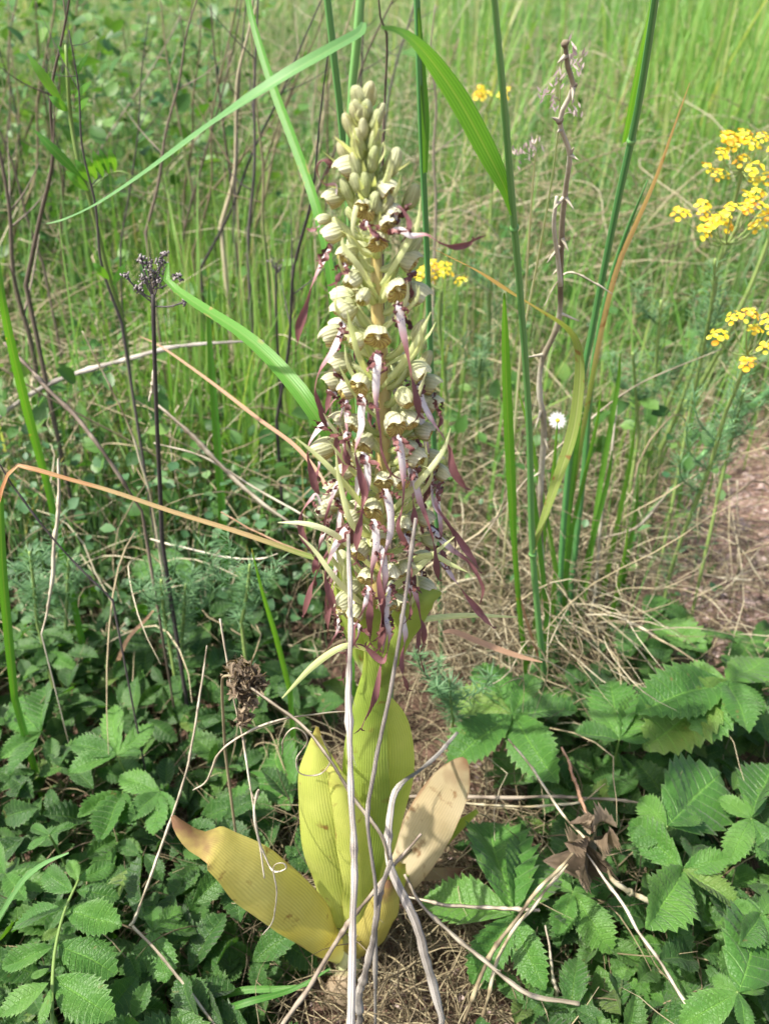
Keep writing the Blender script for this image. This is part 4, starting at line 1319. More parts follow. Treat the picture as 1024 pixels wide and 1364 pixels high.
culm("tall green stem right of the orchid with a broad arching blade",
     [(652, -90, .0, 4.2), (658, 0, .02, 4.5), (672, 150, .05, 4.8), (683, 285, .09, 4.8), (693, 400, .13, 4.6), (704, 560, .18, 4.4), (709, 735, .23, 4.4), (722, 880, .27, 4.2), (724, 905, .28, 4.)],
     [([(683, 285, .088, 4), (672, 250, .08, 8), (650, 205, .07, 13), (615, 140, .05, 14), (580, 88, .03, 12), (552, 56, .01, 8), (528, 40, -.01, 4), (508, 37, -.02, 2)], dict(hint=(.2, -1, .3), fold=.15, tint=.4)),
      ([(709, 735, .228, 3), (735, 660, .22, 6.5), (762, 580, .21, 8), (772, 510, .2, 7.5), (771, 465, .19, 6), (757, 437, .18, 5.5), (720, 412, .16, 5), (680, 388, .13, 4.5), (640, 362, .1, 3.5), (600, 342, .06, 2.5), (575, 330, .03, .8)],
       dict(mat='blade_tan', hint=(-1, -.6, .3), fold=.35, twist=[0, .2, .4, 1.2, 1.5]))], node=[285, 735], tint=.3)
culm("thick pale stem behind the orchid tip bearing the long blade",
     [(486, -90, .05, 6), (480, 0, .05, 6), (472, 90, .055, 6), (466, 170, .06, 5.5), (470, 400, .10, 5), (490, 700, .17, 4.5), (520, 900, .24, 4)],
     [([(484, 30, .05, 3), (478, 44, .04, 6.5), (440, 66, .02, 8), (385, 98, .01, 9.5), (320, 140, .01, 10), (260, 182, .02, 9), (190, 233, .03, 6.5), (130, 272, .04, 4), (85, 293, .05, 2.5), (62, 298, .05, .8)], dict(mat='blade_blue', hint=(.3, -.8, 1), fold=.35, tint=.6, twist=[0, .3, .4, .3]))],
     tint=.7)
culm("pale green grass stem behind the orchid tip at its left",
     [(425, -90, .1, 4.5), (436, 0, .11, 5), (445, 80, .12, 5), (456, 180, .14, 4.5), (475, 400, .19, 4), (500, 620, .25, 4), (515, 860, .32, 3.8)], tint=.5)
culm("slim light green grass stem with a narrow upright blade just right of the orchid tip",
     [(552, -90, .16, 4.5), (555, 0, .17, 4.5), (560, 150, .19, 4.5), (568, 330, .23, 4), (574, 500, .27, 4), (582, 700, .34, 3.6), (588, 860, .38, 3.4)],
     [([(566, 230, .2, 3), (566, 160, .19, 5), (562, 90, .18, 4), (558, 20, .17, 2), (555, -40, .17, .6)], dict(hint=(.3, -1, .2), tint=.8))], tint=1.0)
culm("long green grass stem slanting up to the right, between the thorny twig and the yellow spurge",
     [(884, -90, .12, 5), (872, 0, .15, 5), (848, 150, .2, 5), (822, 270, .24, 4.8), (790, 430, .3, 4.4), (765, 560, .33, 4.2), (750, 700, .35, 4), (742, 850, .36, 3.6)],
     [([(830, 190, .22, 4), (842, 130, .2, 6), (856, 60, .18, 6), (868, 0, .16, 4), (880, -70, .15, 1)], dict(hint=(.5, -1, .2), tint=.7))], node=[190], tint=.6)
culm("second leafless green grass stem beneath the slanting one at right",
     [(862, 240, .26, .8), (830, 320, .3, 3), (806, 400, .33, 3.6), (788, 500, .35, 4), (778, 620, .37, 4), (765, 740, .39, 4), (752, 860, .4, 3.6)], tint=1.0)
GB = "single grass blades standing or bending around the orchid"
def gblade(label, spec, mat='blade', **kw):
    spec = [(a_, b_, c_, d_ * (.85 if mat in ('blade_orange', 'blade_salmon', 'blade_tan') else 1.15)) for a_, b_, c_, d_ in spec]
    kw.setdefault('root', False)
    return blade("grass_leaf", label, "grass blade", spec, mat, GB, **kw)

gblade("pale upright blade close beside the tall stem with the arching blade",
       [(671, 390, .12, 1), (672, 450, .14, 4.5), (676, 560, .17, 6), (681, 660, .2, 5.5), (684, 720, .22, 3.5), (692, 820, .26, 3), (700, 880, .28, 3)], hint=(.2, -1, .2), root=True, tint=.9, mat='blade')
gblade("long blade turning from green to orange-brown with its tip high at the right",
       [(918, 110, .18, .8), (900, 160, .2, 2.2), (872, 238, .23, 4), (845, 300, .26, 5), (820, 360, .28, 5.2), (798, 450, .31, 5), (778, 560, .34, 4.5), (758, 680, .36, 4), (742, 800, .38, 3.4)], mat='blade_tan', hint=(.3, -1, .2), root=True, tint=.6)
gblade("green blade with reddish margin and curled dry tip reaching the orchid",
       [(224, 350, .16, 1.5), (218, 362, .16, 3), (228, 380, .15, 4.5), (262, 405, .13, 6), (330, 450, .09, 8), (385, 505, .06, 10), (425, 560, .04, 10), (470, 640, .05, 8), (500, 740, .08, 6), (515, 860, .14, 5)], mat='blade', hint=(.3, -.9, .9), root=True, tint=.8)
gblade("bent orange blade at the left edge reaching green to the orchid",
       [(0, 668, .10, 3.5), (8, 640, .10, 4), (22, 621, .10, 3.5), (45, 625, .10, 4), (90, 638, .10, 3.4), (150, 655, .10, 3.6), (230, 682, .10, 3.8), (320, 710, .10, 4.2), (400, 738, .10, 4.4), (455, 760, .1, 5), (490, 830, .12, 4)], mat='blade_orange', hint=(0, -.6, 1), fold=.4, root=True)
gblade("thin orange dry blade slanting down to the orchid from the left",
       [(186, 448, .4, .6), (215, 462, .37, 1.6), (281, 509, .3, 2.6), (340, 555, .24, 3.2), (404, 605, .16, 3.4), (450, 680, .12, 3), (480, 780, .14, 3)], mat='blade_salmon', hint=(0, -.6, 1), root=True)
gblade("narrow dark green blade rising vertically at the left of the meadow",
       [(279, 370, .42, .8), (279, 450, .42, 3), (287, 560, .42, 4.5), (297, 700, .42, 4.5), (300, 780, .42, 4)], hint=(.3, -1, .1), root=True, tint=.5)
gblade("long green blade crossing behind the orchid from the upper middle",
       [(322, -60, .4, 3), (335, 20, .38, 4), (362, 110, .34, 5.5), (392, 190, .3, 6), (420, 270, .26, 6), (440, 360, .24, 6), (450, 470, .24, 5.5), (462, 600, .26, 5)], hint=(-.5, -.8, .4), root=True, tint=.55)
gblade("bright blade standing at the far left edge", [(-4, 330, .25, 1.5), (4, 400, .25, 4), (18, 470, .27, 5), (40, 560, .3, 5), (62, 640, .32, 4)], hint=(.5, -1, .2), root=True, tint=.6)
gblade("fresh blade in the lower left corner edge of the picture", [(0, 660, .1, 4), (4, 760, .12, 5), (12, 850, .14, 5), (20, 930, .16, 4)], hint=(.4, -1, .2), root=True, tint=.4)
gblade("slim blade rising through the weeds left of the orchid base", [(335, 730, .12, .6), (350, 790, .14, 2), (368, 850, .17, 3), (386, 920, .2, 3)], hint=(.3, -1, .2), root=True, tint=.7)
gblade("dull orange blade curling among the dark leaves at left", [(214, 802, .3, .6), (195, 825, .3, 2.5), (172, 850, .3, 3.5), (158, 880, .3, 3.5), (152, 905, .3, 3)], mat='blade_salmon', root=True)
gblade("wide salmon coloured dry blade lying to the right of the orchid foot", [(590, 842, .1, 1.5), (605, 842, .1, 4.5), (650, 860, .1, 5), (690, 874, .1, 4), (722, 882, .1, 1)], mat='blade_salmon')
gblade("red stem-like blade upright in the dry thatch", [(682, 738, .24, 1), (690, 790, .25, 2.2), (705, 840, .27, 2.8), (720, 885, .29, 3)], mat='blade_salmon', root=True, tint=.1)
gblade("green arching blade at the bottom beside the dry sheath", [(232, 1372, -.05, 3), (262, 1340, -.05, 3.5), (320, 1320, -.05, 4), (375, 1317, -.05, 3), (410, 1312, -.05, 1)], mat='blade')
gblade("second arching blade at the bottom, below the first", [(240, 1385, -.07, 3), (285, 1352, -.07, 3.5), (330, 1335, -.07, 4), (390, 1318, -.06, 2.5), (440, 1290, -.05, 1)], mat='blade')
gblade("pale thin blade at the lower left crossing the pinnate leaf", [(-5, 1230, -.05, 2), (10, 1205, -.05, 3), (32, 1172, -.05, 3.5), (60, 1150, -.05, 2.5), (92, 1136, -.05, 1)], mat='blade_blue')
gblade("green narrow blade leaning right, among the tall stems", [(742, 560, .3, .8), (735, 640, .32, 3), (722, 720, .33, 4), (716, 800, .34, 4)], root=True, hint=(.3, -1, .2), tint=.6)
for i, (x0, y0, x1, y1, yy) in enumerate([(800, 520, 762, 700, .36), (815, 600, 778, 760, .4), (826, 470, 800, 640, .42), (690, 520, 740, 760, .34), (758, 560, 752, 800, .38), (836, 700, 800, 880, .4), (700, 600, 728, 820, .3),
                                         (775, 500, 745, 780, .37), (846, 560, 800, 800, .45), (850, 640, 815, 850, .46)]):
    gblade(["upright slender blade touching the thorny twig's foot", "slender blade beside the daisy's right", "slender blade between the slanting stem and the white vertical straw", "slender blade between the tall stem and its pale upright neighbour", "short slender blade in front of the daisy", "short blade right of the white vertical straw", "slender blade leaning onto the tall stem's foot", "slender blade crossing the slanting stem low down", "outermost slender blade on the spurge side of the sheaf", "lowest outer blade of the sheaf, over the thatch"][i],
           [(x0, y0, yy - .05, .6), (x0 * .7 + x1 * .3 + 3, y0 * .7 + y1 * .3, yy - .03, 2.6), (x1, y1, yy, 3.2)], hint=(random.uniform(-.6, .6), -1, .2), root=True, tint=random.uniform(.3, 1))

# ------------------------------------------------------------------ dead stalks
st = lambda *a, **k: stem(*a, **k)
st("dry_stalk", "long straight weathered grey stalk rising in front of the orchid from the bottom edge", "dry stalk",
   [(463, 712, -.055, 3.6), (464, 780, -.065, 4.2), (466, 900, -.09, 4.8), (468, 1020, -.115, 5.4), (469, 1150, -.14, 6), (469, 1280, -.165, 6.8), (468, 1400, -.19, 7.4)], 'straw_grey', n=30, sides=10, tint=.85)
st("dry_stalk", "thinner grey stalk leaning across the orchid, slightly to the right", "dry stalk",
   [(554, 690, -.045, 2.8), (545, 750, -.05, 3.3), (530, 850, -.058, 3.8), (512, 950, -.065, 4), (496, 1040, -.07, 4.2), (489, 1092, -.072, 3.6), (498, 1180, -.075, 3.4)], 'straw_grey', n=24, sides=9, tint=.6)
st("split_stalk", "flat split grey stalk running from the orchid foot to the bottom right", "dry stalk",
   [(608, 975, .10, 3), (575, 1010, .05, 4), (534, 1045, -.01, 5), (522, 1085, -.03, 5.5), (519, 1140, -.05, 6), (530, 1185, -.06, 8), (552, 1235, -.07, 9), (572, 1300, -.08, 8), (588, 1356, -.09, 5)], 'straw_grey', n=34, sides=8, tint=.7, flat=.5)
STR = "loose dry straws around the orchid foot"
def straw(label, spec, mat='straw_pale', tint=.5, n=30, root=False, group=STR, name="dry_straw", sides=6, cat="straw"):
    return stem(name, label, cat, spec, mat, group, n, sides, tint, root)[0]

straw("thin white straw bent sharply at the lower left", [(276, 860, .12, 1.2), (268, 920, .1, 1.8), (258, 985, .07, 2.2), (238, 1060, .03, 2.4), (205, 1155, -.01, 2.4), (179, 1228, -.03, 2.4), (178, 1231, -.03, 2.4), (210, 1268, -.05, 2.6), (250, 1318, -.07, 2.8), (292, 1374, -.09, 3)], n=60)
straw("fine straight straw from the brown seed head down to the yellow leaf", [(294, 825, .05, 1.6), (302, 880, .04, 1.8), (318, 960, .01, 1.8), (332, 1040, -.02, 1.8), (344, 1110, -.05, 1.5), (352, 1170, -.06, 1.2)], n=30)
straw("wavy tendril hanging over the big yellow leaf", [(332, 1050, -.05, 1.4), (340, 1066, -.055, 1.6), (345, 1052, -.06, 1.6), (341, 1060, -.06, 1.8), (340, 1100, -.07, 1.8), (352, 1140, -.07, 2), (364, 1160, -.075, 1.8), (380, 1157, -.08, 1.4), (376, 1150, -.08, 1.2), (364, 1156, -.08, 1.2), (369, 1190, -.08, 1.4), (364, 1225, -.075, 1.2), (350, 1245, -.07, .8)], n=70, tint=.9)
straw("looped straw round the tip of the green orchid leaf", [(376, 1005, -.02, 1), (378, 985, -.03, 1.4), (392, 970, -.03, 1.4), (410, 985, -.03, 1.4), (395, 1010, -.03, 1.4), (400, 1030, -.03, 1.4), (425, 1032, -.03, 1.4), (440, 1012, -.03, 1.4), (432, 990, -.03, 1.2), (428, 980, -.03, .8)], n=60)
straw("tan stem from the brown seed head slanting down behind the grey stalk", [(318, 905, .0, 2.2), (352, 928, -.01, 2.8), (400, 965, -.02, 3), (438, 1008, -.035, 3), (470, 1060, -.04, 3.2), (505, 1105, -.05, 3.2), (518, 1150, -.055, 3)], 'straw_pale', .1)
straw("forked dark brown twig passing in front of the orchid foot", [(520, 1148, -.06, 4), (508, 1185, -.07, 4.5), (498, 1235, -.08, 5.5), (486, 1290, -.09, 6), (474, 1370, -.1, 6)], 'straw_grey', .1)
straw("brown twig running from the orchid foot to the bottom edge at left", [(560, 1110, -.04, 2), (520, 1160, -.05, 3), (470, 1220, -.06, 3.6), (428, 1285, -.07, 4), (400, 1330, -.08, 4), (370, 1374, -.09, 3.6)], 'twig', .7)
straw("straw arching from left toward the green leaf tip", [(257, 1052, .0, .8), (275, 1040, .0, 2), (292, 1005, .0, 2.2), (330, 975, .0, 2.2), (375, 958, .0, 2), (430, 950, .02, 1.6), (470, 948, .03, 1.4)])
straw("long pale straw along the ground to the lower right", [(540, 1165, -.04, 2.6), (560, 1200, -.05, 3), (600, 1245, -.06, 3.6), (650, 1285, -.07, 4), (705, 1322, -.08, 4.6), (770, 1336, -.08, 4)], 'straw_pale', .4)
straw("short cream straw lying across the dark leaves", [(540, 1195, -.02, 1.5), (580, 1203, -.03, 3), (650, 1210, -.03, 3.2), (719, 1211, -.03, 3.4)], 'straw_pale', .3)
straw("straight pale straw from the withered leaf to the bottom right corner", [(780, 1135, .0, 2), (810, 1178, -.02, 2.6), (850, 1240, -.05, 3), (890, 1300, -.07, 3.4), (936, 1374, -.1, 3.6)], 'straw_pale', .8)
straw("orange tinted stem leaning left below the withered leaf", [(775, 1122, .0, 2), (740, 1160, -.02, 3), (690, 1220, -.04, 3.4), (650, 1280, -.06, 3.6), (615, 1360, -.08, 3.6)], 'straw', .45)
straw("knotty straw beside the orange tinted stem", [(756, 1152, -.01, 2), (715, 1200, -.03, 3), (680, 1240, -.04, 3), (655, 1300, -.06, 3.4), (640, 1374, -.08, 3)], 'straw', .8)
straw("curved tan twig ending right of the withered leaf", [(806, 1148, .0, 2.4), (818, 1172, -.01, 4), (842, 1190, -.01, 4.5), (864, 1200, -.01, 4), (874, 1228, -.01, 3)], 'straw', .7)
straw("horizontal grey brown twig behind the dried orchid leaf", [(520, 1060, .09, 2.4), (600, 1062, .1, 3.2), (700, 1062, .1, 3), (800, 1064, .1, 2.6), (862, 1072, .1, 1.6)], 'twig', .9)
straw("second horizontal straw just below the grey brown twig", [(600, 1068, .1, 1.6), (700, 1074, .1, 2.2), (770, 1068, .1, 2), (806, 1044, .1, 1)], 'straw', .9)
straw("reddish twig upright above the withered leaf", [(748, 995, .08, 1.6), (762, 1030, .06, 3), (776, 1070, .03, 3), (788, 1110, .01, 3)], 'blade_salmon', .2)
straw("diagonal straw descending to the withered leaf", [(676, 985, .08, 1.6), (710, 1025, .05, 2.2), (750, 1085, .02, 2.4), (780, 1120, .0, 2.4)], 'straw', .85)
straw("upright stub of straw near the bottom right of the orchid", [(726, 1232, -.03, 2), (736, 1290, -.05, 3), (744, 1374, -.07, 3.4)], 'straw_pale', .7)
straw("thin straw in front of the right hand soil", [(968, 910, .2, 1.4), (940, 960, .2, 1.6), (900, 985, .2, 1.4)], 'straw_pale', .4)
straw("bare upright straw at the right edge", [(982, 640, .6, 1.6), (983, 740, .55, 2), (984, 860, .5, 2.4)], 'straw_pale', .2, root=True)
straw("arching tan straw above the right hand herbs", [(782, 832, .3, 1), (830, 828, .28, 2), (880, 852, .25, 2.2), (940, 890, .22, 1.6)], 'straw', .6)
ST2 = "bleached straws in the meadow at left"
straw("short white flat straw upright behind the dark seed head's stem", [(209, 470, .3, 1.2), (206, 490, .3, 3.2), (202, 515, .3, 3), (199, 535, .3, 1)], 'straw_pale', .9, group=ST2)
straw("white flat straw hanging at the far left, bent near its foot", [(79, 611, .22, 2), (78, 660, .21, 3.4), (72, 730, .2, 3.6), (66, 800, .19, 3), (55, 845, .18, 1.2)], 'straw_pale', .9, group=ST2, root=True)
straw("bluish grey stem lying in an arc across the left weeds", [(-10, 562, .5, 4), (40, 525, .5, 4.5), (100, 498, .5, 4), (170, 478, .5, 3.6), (230, 462, .5, 3.4), (300, 456, .5, 2.6), (350, 455, .5, 2)], 'straw_grey', .75, group=ST2)
straw("dark brown stem slanting down from the left edge", [(6, 457, .3, 3), (50, 502, .28, 3.6), (100, 555, .26, 3.6), (140, 605, .25, 3.2), (190, 680, .25, 2.5)], 'twig', .35, group=ST2, root=True)
straw("thin black twig slanting across the left edge", [(-5, 610, .15, 1.4), (20, 650, .15, 2), (60, 705, .15, 2), (105, 755, .15, 2), (150, 800, .15, 2)], 'twig_dark', .6, group=ST2, root=True)
straw("crossing pale stems bundle in the left meadow", [(210, 540, .35, 2), (250, 572, .34, 4), (300, 625, .33, 4), (350, 670, .32, 3), (400, 705, .31, 2)], 'straw_pale', .3, group=ST2)
straw("long thin pale stem crossing the bundle", [(205, 590, .34, 1.4), (270, 608, .34, 2), (340, 650, .33, 2), (410, 690, .3, 1.6)], 'straw_pale', .6, group=ST2)
straw("straight thin straw rising from the weeds at left", [(110, 441, .35, 1.2), (140, 500, .35, 1.8), (180, 590, .35, 2), (200, 660, .35, 2)], 'straw', .8, group=ST2, root=True)
straw("thin rusty straw in the left foreground weeds", [(295, 682, .2, 1.2), (330, 702, .19, 1.6), (370, 722, .18, 1.6), (420, 742, .17, 1.2)], 'blade_salmon', .5, group=ST2)
straw("silvery bent straw below the green leaf", [(200, 718, .3, 1.8), (240, 728, .28, 2), (300, 742, .26, 2.2), (345, 745, .25, 2), (370, 738, .24, 1)], 'straw_pale', 1., group=ST2)
straw("thin vertical straw leaning right beside the tall grass", [(822, 540, .4, 1.4), (812, 620, .4, 2.2), (800, 700, .4, 2.6), (792, 790, .4, 2.6)], 'straw_pale', .9, root=True)
straw("curved thin stem behind the thorny twig", [(724, 408, .25, .8), (752, 364, .25, 1.6), (790, 376, .25, 1.6), (816, 392, .25, .8)], 'straw_pale', .7)
straw("long thin seed stem crossing to the spurge from the lower left", [(610, 760, .3, 1), (700, 640, .34, 1.4), (775, 568, .38, 1.6), (850, 512, .42, 1.6), (960, 465, .46, 1)], 'straw_pale', .4)
straw("pale long straw crossing the red soil", [(820, 735, .5, 1.6), (880, 745, .5, 2.2), (950, 768, .5, 2.2), (1040, 775, .5, 1.6)], 'straw_pale', .6)
straw("forked grey twig over the thatch at right", [(786, 722, .42, 1.4), (850, 700, .43, 2.2), (880, 668, .44, 2.6), (890, 650, .44, 2)], 'straw_pale', .4)
st("green_shoot", "smooth green stem leaning in from the right edge over the soil", "plant stem",
   [(1040, 508, .62, 4), (1000, 540, .6, 4), (950, 590, .58, 3.8), (905, 640, .56, 3.6), (860, 690, .54, 3), (835, 740, .53, 2.6)], 'culm', root=True, tint=.8).__getitem__(0).name = "green_shoot"
st("green_shoot", "yellow green stem lying diagonally over the red soil", "plant stem",
   [(1040, 820, .48, 4), (1000, 845, .47, 4), (950, 860, .45, 3.4), (905, 880, .43, 3), (870, 895, .42, 2)], 'spurge_stem', root=True, tint=.8)

# thorny twig
tw_ = thing("thorny_twig", "upright bare grey twig with thorns and knots, right of the tall stem", "twig", to_ground(P(725, 800, .34)))
tp, th_ = path([(752, 58, .10, 4.5), (756, 90, .11, 4.2), (763, 118, .12, 4), (745, 160, .13, 4.2), (758, 205, .15, 4.4), (753, 250, .17, 4.4), (748, 300, .19, 4.8), (746, 370, .22, 4.8), (743, 430, .24, 5), (722, 480, .26, 4.8), (718, 520, .27, 5), (724, 570, .28, 5), (720, 640, .3, 5), (719, 720, .32, 5), (725, 800, .34, 4.5)], 80)
th_ = th_ * .8 * (1 + .16 * (_vn(np.arange(80) * .9, np.zeros(80), 1.) - .5) * 2)
tp, th_ = root_ext(tp, th_)
mb = MB(); mb.tube(tp, th_, 9, np.clip(.55 + 1.2 * (_vn(np.arange(len(tp)) * .35, np.zeros(len(tp)), 1.) - .5), 0, 1)); mb.build("branch", M['twig_pale'], tw_)
tb, hb = path([(741, 262, .17, 2.4), (737, 300, .18, 3), (742, 340, .2, 3.2), (746, 380, .215, 3.4)], 12)
mb = MB(); mb.tube(tb, hb, 7, .9); mb.build("side_branch", M['twig_pale'], tw_)
for (x, y, ex, ey) in [(756, 78, 742, 84), (763, 118, 762, 134), (745, 158, 734, 156), (748, 170, 742, 176), (757, 205, 764, 196), (757, 212, 770, 213), (752, 268, 736, 280), (753, 275, 764, 279), (746, 330, 757, 335), (744, 342, 728, 350), (745, 372, 735, 366), (743, 432, 772, 428), (724, 492, 700, 476), (718, 560, 712, 572), (722, 640, 708, 636), (720, 590, 730, 600)]:
    k = np.argmin(np.linalg.norm(tp - P(x, y, np.interp(y, [58, 800], [.10, .34])), axis=1))
    e = P(ex, ey, tp[k][1] - .006)
    mb = MB(); mb.tube(cr([tp[k], (tp[k] + e) / 2, e], 6), [.0017, .0011, .0002], 6, .7); mb.build("thorn", M['twig_pale'], tw_)
for (x, y) in [(763, 118), (742, 158), (755, 62), (745, 272)]:
    k = np.argmin(np.linalg.norm(tp - P(x, y, np.interp(y, [58, 800], [.10, .34])), axis=1))
    q = tp[k]
    mb = MB(); mb.tube(np.array([q + [-.0016, 0, -.001], q + [0, 0, 0], q + [.0018, 0, .0012]]), [.0014, .0022, .0010], 7, .1); mb.build("knot", M['twig_pale'], tw_)

# feathery grass panicles behind the thorny twig
def panicle(label, heads, spec):
    t_ = thing("grass_panicle", label, "grass head", to_ground(P(*spec[-1][:3])), "open flowering grass heads")
    pts, hw = path(spec, 20); pts, hw = root_ext(pts, hw)
    mb = MB(); mb.tube(pts, hw, 5, .9); mb.build("stalk", M['grass_pale'], t_)
    for (x, y) in heads:
        mb = MB()
        Y0 = spec[0][2]
        c = P(x, y, Y0)
        k = np.argmin(np.linalg.norm(pts - (c + [0, 0, -.01]), axis=1))
        mb.tube(cr([pts[k], (pts[k] + c) / 2 + [0, 0, .003], c], 6), .00025, 4, .6)
        for _ in range(7):
            a = c + rng.normal(0, .0035, 3)
            d = nz(np.array([rng.normal(0, .5), rng.normal(0, .3), .9])) * rng.uniform(.004, .007)
            mb.ribbon(np.array([a, a + d * .5, a + d]), [.0003, .0009, .0001], (0, -1, .3), 3, -.3, 0, tint=rng.uniform(0, 1))
        mb.build("spikelet", M['floret'], t_)
panicle("pinkish open grass head beside the top of the thorny twig", [(765, 72), (768, 85), (764, 97), (740, 108), (720, 128), (735, 135), (766, 152), (756, 70)], [(748, 60, .3, 1), (740, 200, .33, 1.4), (715, 350, .38, 1.6), (695, 450, .4, 1.8)])
panicle("small pale grass head left of the thorny twig", [(705, 195), (698, 212), (714, 200), (690, 205)], [(715, 180, .4, .8), (708, 260, .42, 1.4), (700, 380, .45, 1.6)])

# ------------------------------------------------------------------ dark dry seed head on its stem
def seedhead(name, label, spec, blobs, mat='seed', smat='twig_dark', nper=34, sz=.0009, tint=.3):
    t_ = thing(name, label, "seed head", to_ground(P(*spec[-1][:3])))
    pts, hw = path(spec, 24); pts, hw = root_ext(pts, hw)
    mb = MB(); mb.tube(pts, hw, 7, tint); mb.build("stalk", M[smat], t_)
    for (x, y, r_, ax_, ay_) in blobs:
        mb = MB()
        Y0 = spec[0][2]
        c, a = P(x, y, Y0), P(ax_, ay_, Y0)
        m_ = mpp(c) * r_
        mb.tube(cr([a, (a + c) / 2 + [0, 0, -.002], c], 6), mpp(c) * 1.1, 5, .3)
        for _ in range(nper):
            q = c + rng.normal(0, .5, 3) * m_
            s_ = sz * rng.uniform(.6, 1.5)
            tt = rng.uniform(0, 1)
            d = rng.normal(0, 1, 3); d = nz(d)
            if mat == 'dead_leaf':
                mb.ribbon(cr([q - d * s_ * 1.6, q + rng.normal(0, s_ * .5, 3), q + d * s_ * 1.8], 5), [s_ * .2, s_ * .6, s_ * .1], rng.normal(0, 1, 3), 3, .5, 0, tint=tt)
                continue
            mb.tube(np.array([q - d * s_, q, q + d * s_]), [s_ * .3, s_ * .8, s_ * .4], 5, tt)
            if rng.uniform() < .5:
                mb.tube(np.array([q, (q + c) / 2 + rng.normal(0, .0005, 3), c]), .00018, 3, .1)
        mb.build("seed_cluster", M[mat], t_)
    return t_
seedhead("dry_seedhead", "blackish dry seed head on a straight dark stem at the upper left",
         [(204, 392, .2, 2.4), (205, 430, .2, 2.8), (207, 500, .21, 2.8), (210, 580, .22, 2.8), (214, 660, .24, 3), (216, 720, .25, 3)],
         [(196, 352, 9, 204, 392), (206, 362, 12, 204, 385), (193, 372, 9, 204, 395), (215, 348, 8, 205, 380), (188, 345, 6, 203, 392), (168, 368, 5, 202, 402), (237, 368, 6, 206, 385), (246, 402, 4, 206, 408), (210, 376, 8, 205, 395), (218, 338, 4, 205, 380), (185, 384, 6, 203, 396)])
seedhead("dry_seedhead", "small brown seed head further back, left of the orchid",
         [(368, 350, .6, 1.6), (368, 420, .6, 1.8), (372, 500, .62, 2)], [(362, 348, 9, 368, 360), (372, 356, 8, 368, 362)], nper=20)
seedhead("dry_seedhead", "shaggy brown withered flower head above the yellow leaf at left",
         [(318, 905, .0, 2.4), (300, 900, .0, 2), (296, 920, .02, 2), (300, 1000, .05, 2)],
         [(318, 892, 13, 318, 905), (330, 900, 12, 320, 905), (322, 915, 12, 318, 905), (332, 930, 9, 322, 910), (326, 955, 8, 325, 930), (345, 912, 8, 322, 905)], 'dead_leaf', 'straw', 80, .0024, .5)
stem("bare_twig", "thin dark brown stem hanging in front of the grass right above the orchid", "plant stem",
     [(500, -70, .03, 2.2), (506, 20, .035, 2.4), (516, 50, .04, 2.8), (514, 120, .045, 2.4), (511, 200, .05, 2.4), (508, 300, .07, 2.4), (510, 420, .09, 2.2), (520, 700, .14, 2.2)], 'twig', tint=.25)

# ------------------------------------------------------------------ broad-leaved herbs with toothed leaflets
TPL = [serrate(N + 2, 4, .026, f_, d_, .5, .14, s_) for (N, f_, d_, s_) in ((8, .15, .10, 1), (9, .25, .16, 2), (7, .05, .06, 3), (10, .2, .22, 4), (8, .35, .05, 5), (9, .1, .28, 6))]
LMESH = []
for v_, q_, uv_, t_ in TPL:
    mb = MB()
    mb.add(v_, quads=q_, uv=uv_, tint=t_)
    LMESH.append(mb.mesh("leaflet", M['leaflet']))

def place_leaflet(parent, b, t_, wf, nrm, k):
    f = np.asarray(t_) - np.asarray(b)
    L = np.linalg.norm(f)
    f = f / L
    n_ = nz(nrm - f * np.dot(nrm, f))
    s_ = np.cross(f, n_)
    o = bpy.data.objects.new("leaflet", LMESH[k % len(LMESH)])
    COL.objects.link(o)
    o.parent = parent
    org = ORG[parent.name]
    m_ = Matrix((( s_[0] * L * wf, f[0] * L, n_[0] * L, b[0] - org[0]),
                 ( s_[1] * L * wf, f[1] * L, n_[1] * L, b[1] - org[1]),
                 ( s_[2] * L * wf, f[2] * L, n_[2] * L, b[2] - org[2]), (0, 0, 0, 1)))
    o.matrix_local = m_
    return o

HERB = "toothed green herbs around the orchid foot"
def herb(label, base, leaflets, z=.09, wf=.43, rachis=None, dx=.0, dy=.0, tilt=None):
    """base (px,py); leaflets rows (tip px, tip py[, base px, base py, width factor, dz])"""
    r_ = np.random.default_rng(abs(int(base[0] * 7 + base[1] * 3)))
    b = PZ(base[0], base[1], z + float(GH(*PZ(base[0], base[1], z)[:2])))
    g = to_ground(b, dx + r_.uniform(-.02, .02), dy + r_.uniform(0, .03))
    t0 = thing("leafy_herb", label, "herb", g, HERB)
    mb = MB()
    mb.tube(cr([b, (b * .6 + g * .4) + [0, 0, .01], g], 9), [.0010, .0013, .0016], 6, r_.uniform(0, 1))
    if rachis:
        rp = [PZ(x, y, zz) for (x, y, zz) in rachis]
        mb.tube(cr(rp, 20), [.0015, .0012, .0009], 6, .7)
    mb.build("leaf_stalk", M['herb_stalk'], t0)
    for i, lf in enumerate(leaflets):
        tx, ty = lf[0], lf[1]
        bb = b
        w_ = wf * r_.uniform(.9, 1.12)
        dz = r_.uniform(-.4, .45)
        if len(lf) >= 4 and lf[2] is not None:
            bb = PZ(lf[2], lf[3], b[2] + r_.uniform(-.004, .006))
        if len(lf) >= 5:
            w_ = lf[4]
        # the tip's height follows from a droop proportional to the leaflet's length
        L0 = np.linalg.norm(PZ(tx, ty, bb[2]) - bb)
        tip = PZ(tx, ty, bb[2] + dz * L0 * .6 if len(lf) < 6 else bb[2] + lf[5])
        nr = np.array([r_.normal(-.1, .3), -.35 + r_.normal(0, .25), 1.0]) if tilt is None else np.array(tilt)
        place_leaflet(t0, bb, tip, w_, nr, int(r_.integers(0, 6)))
    return t0

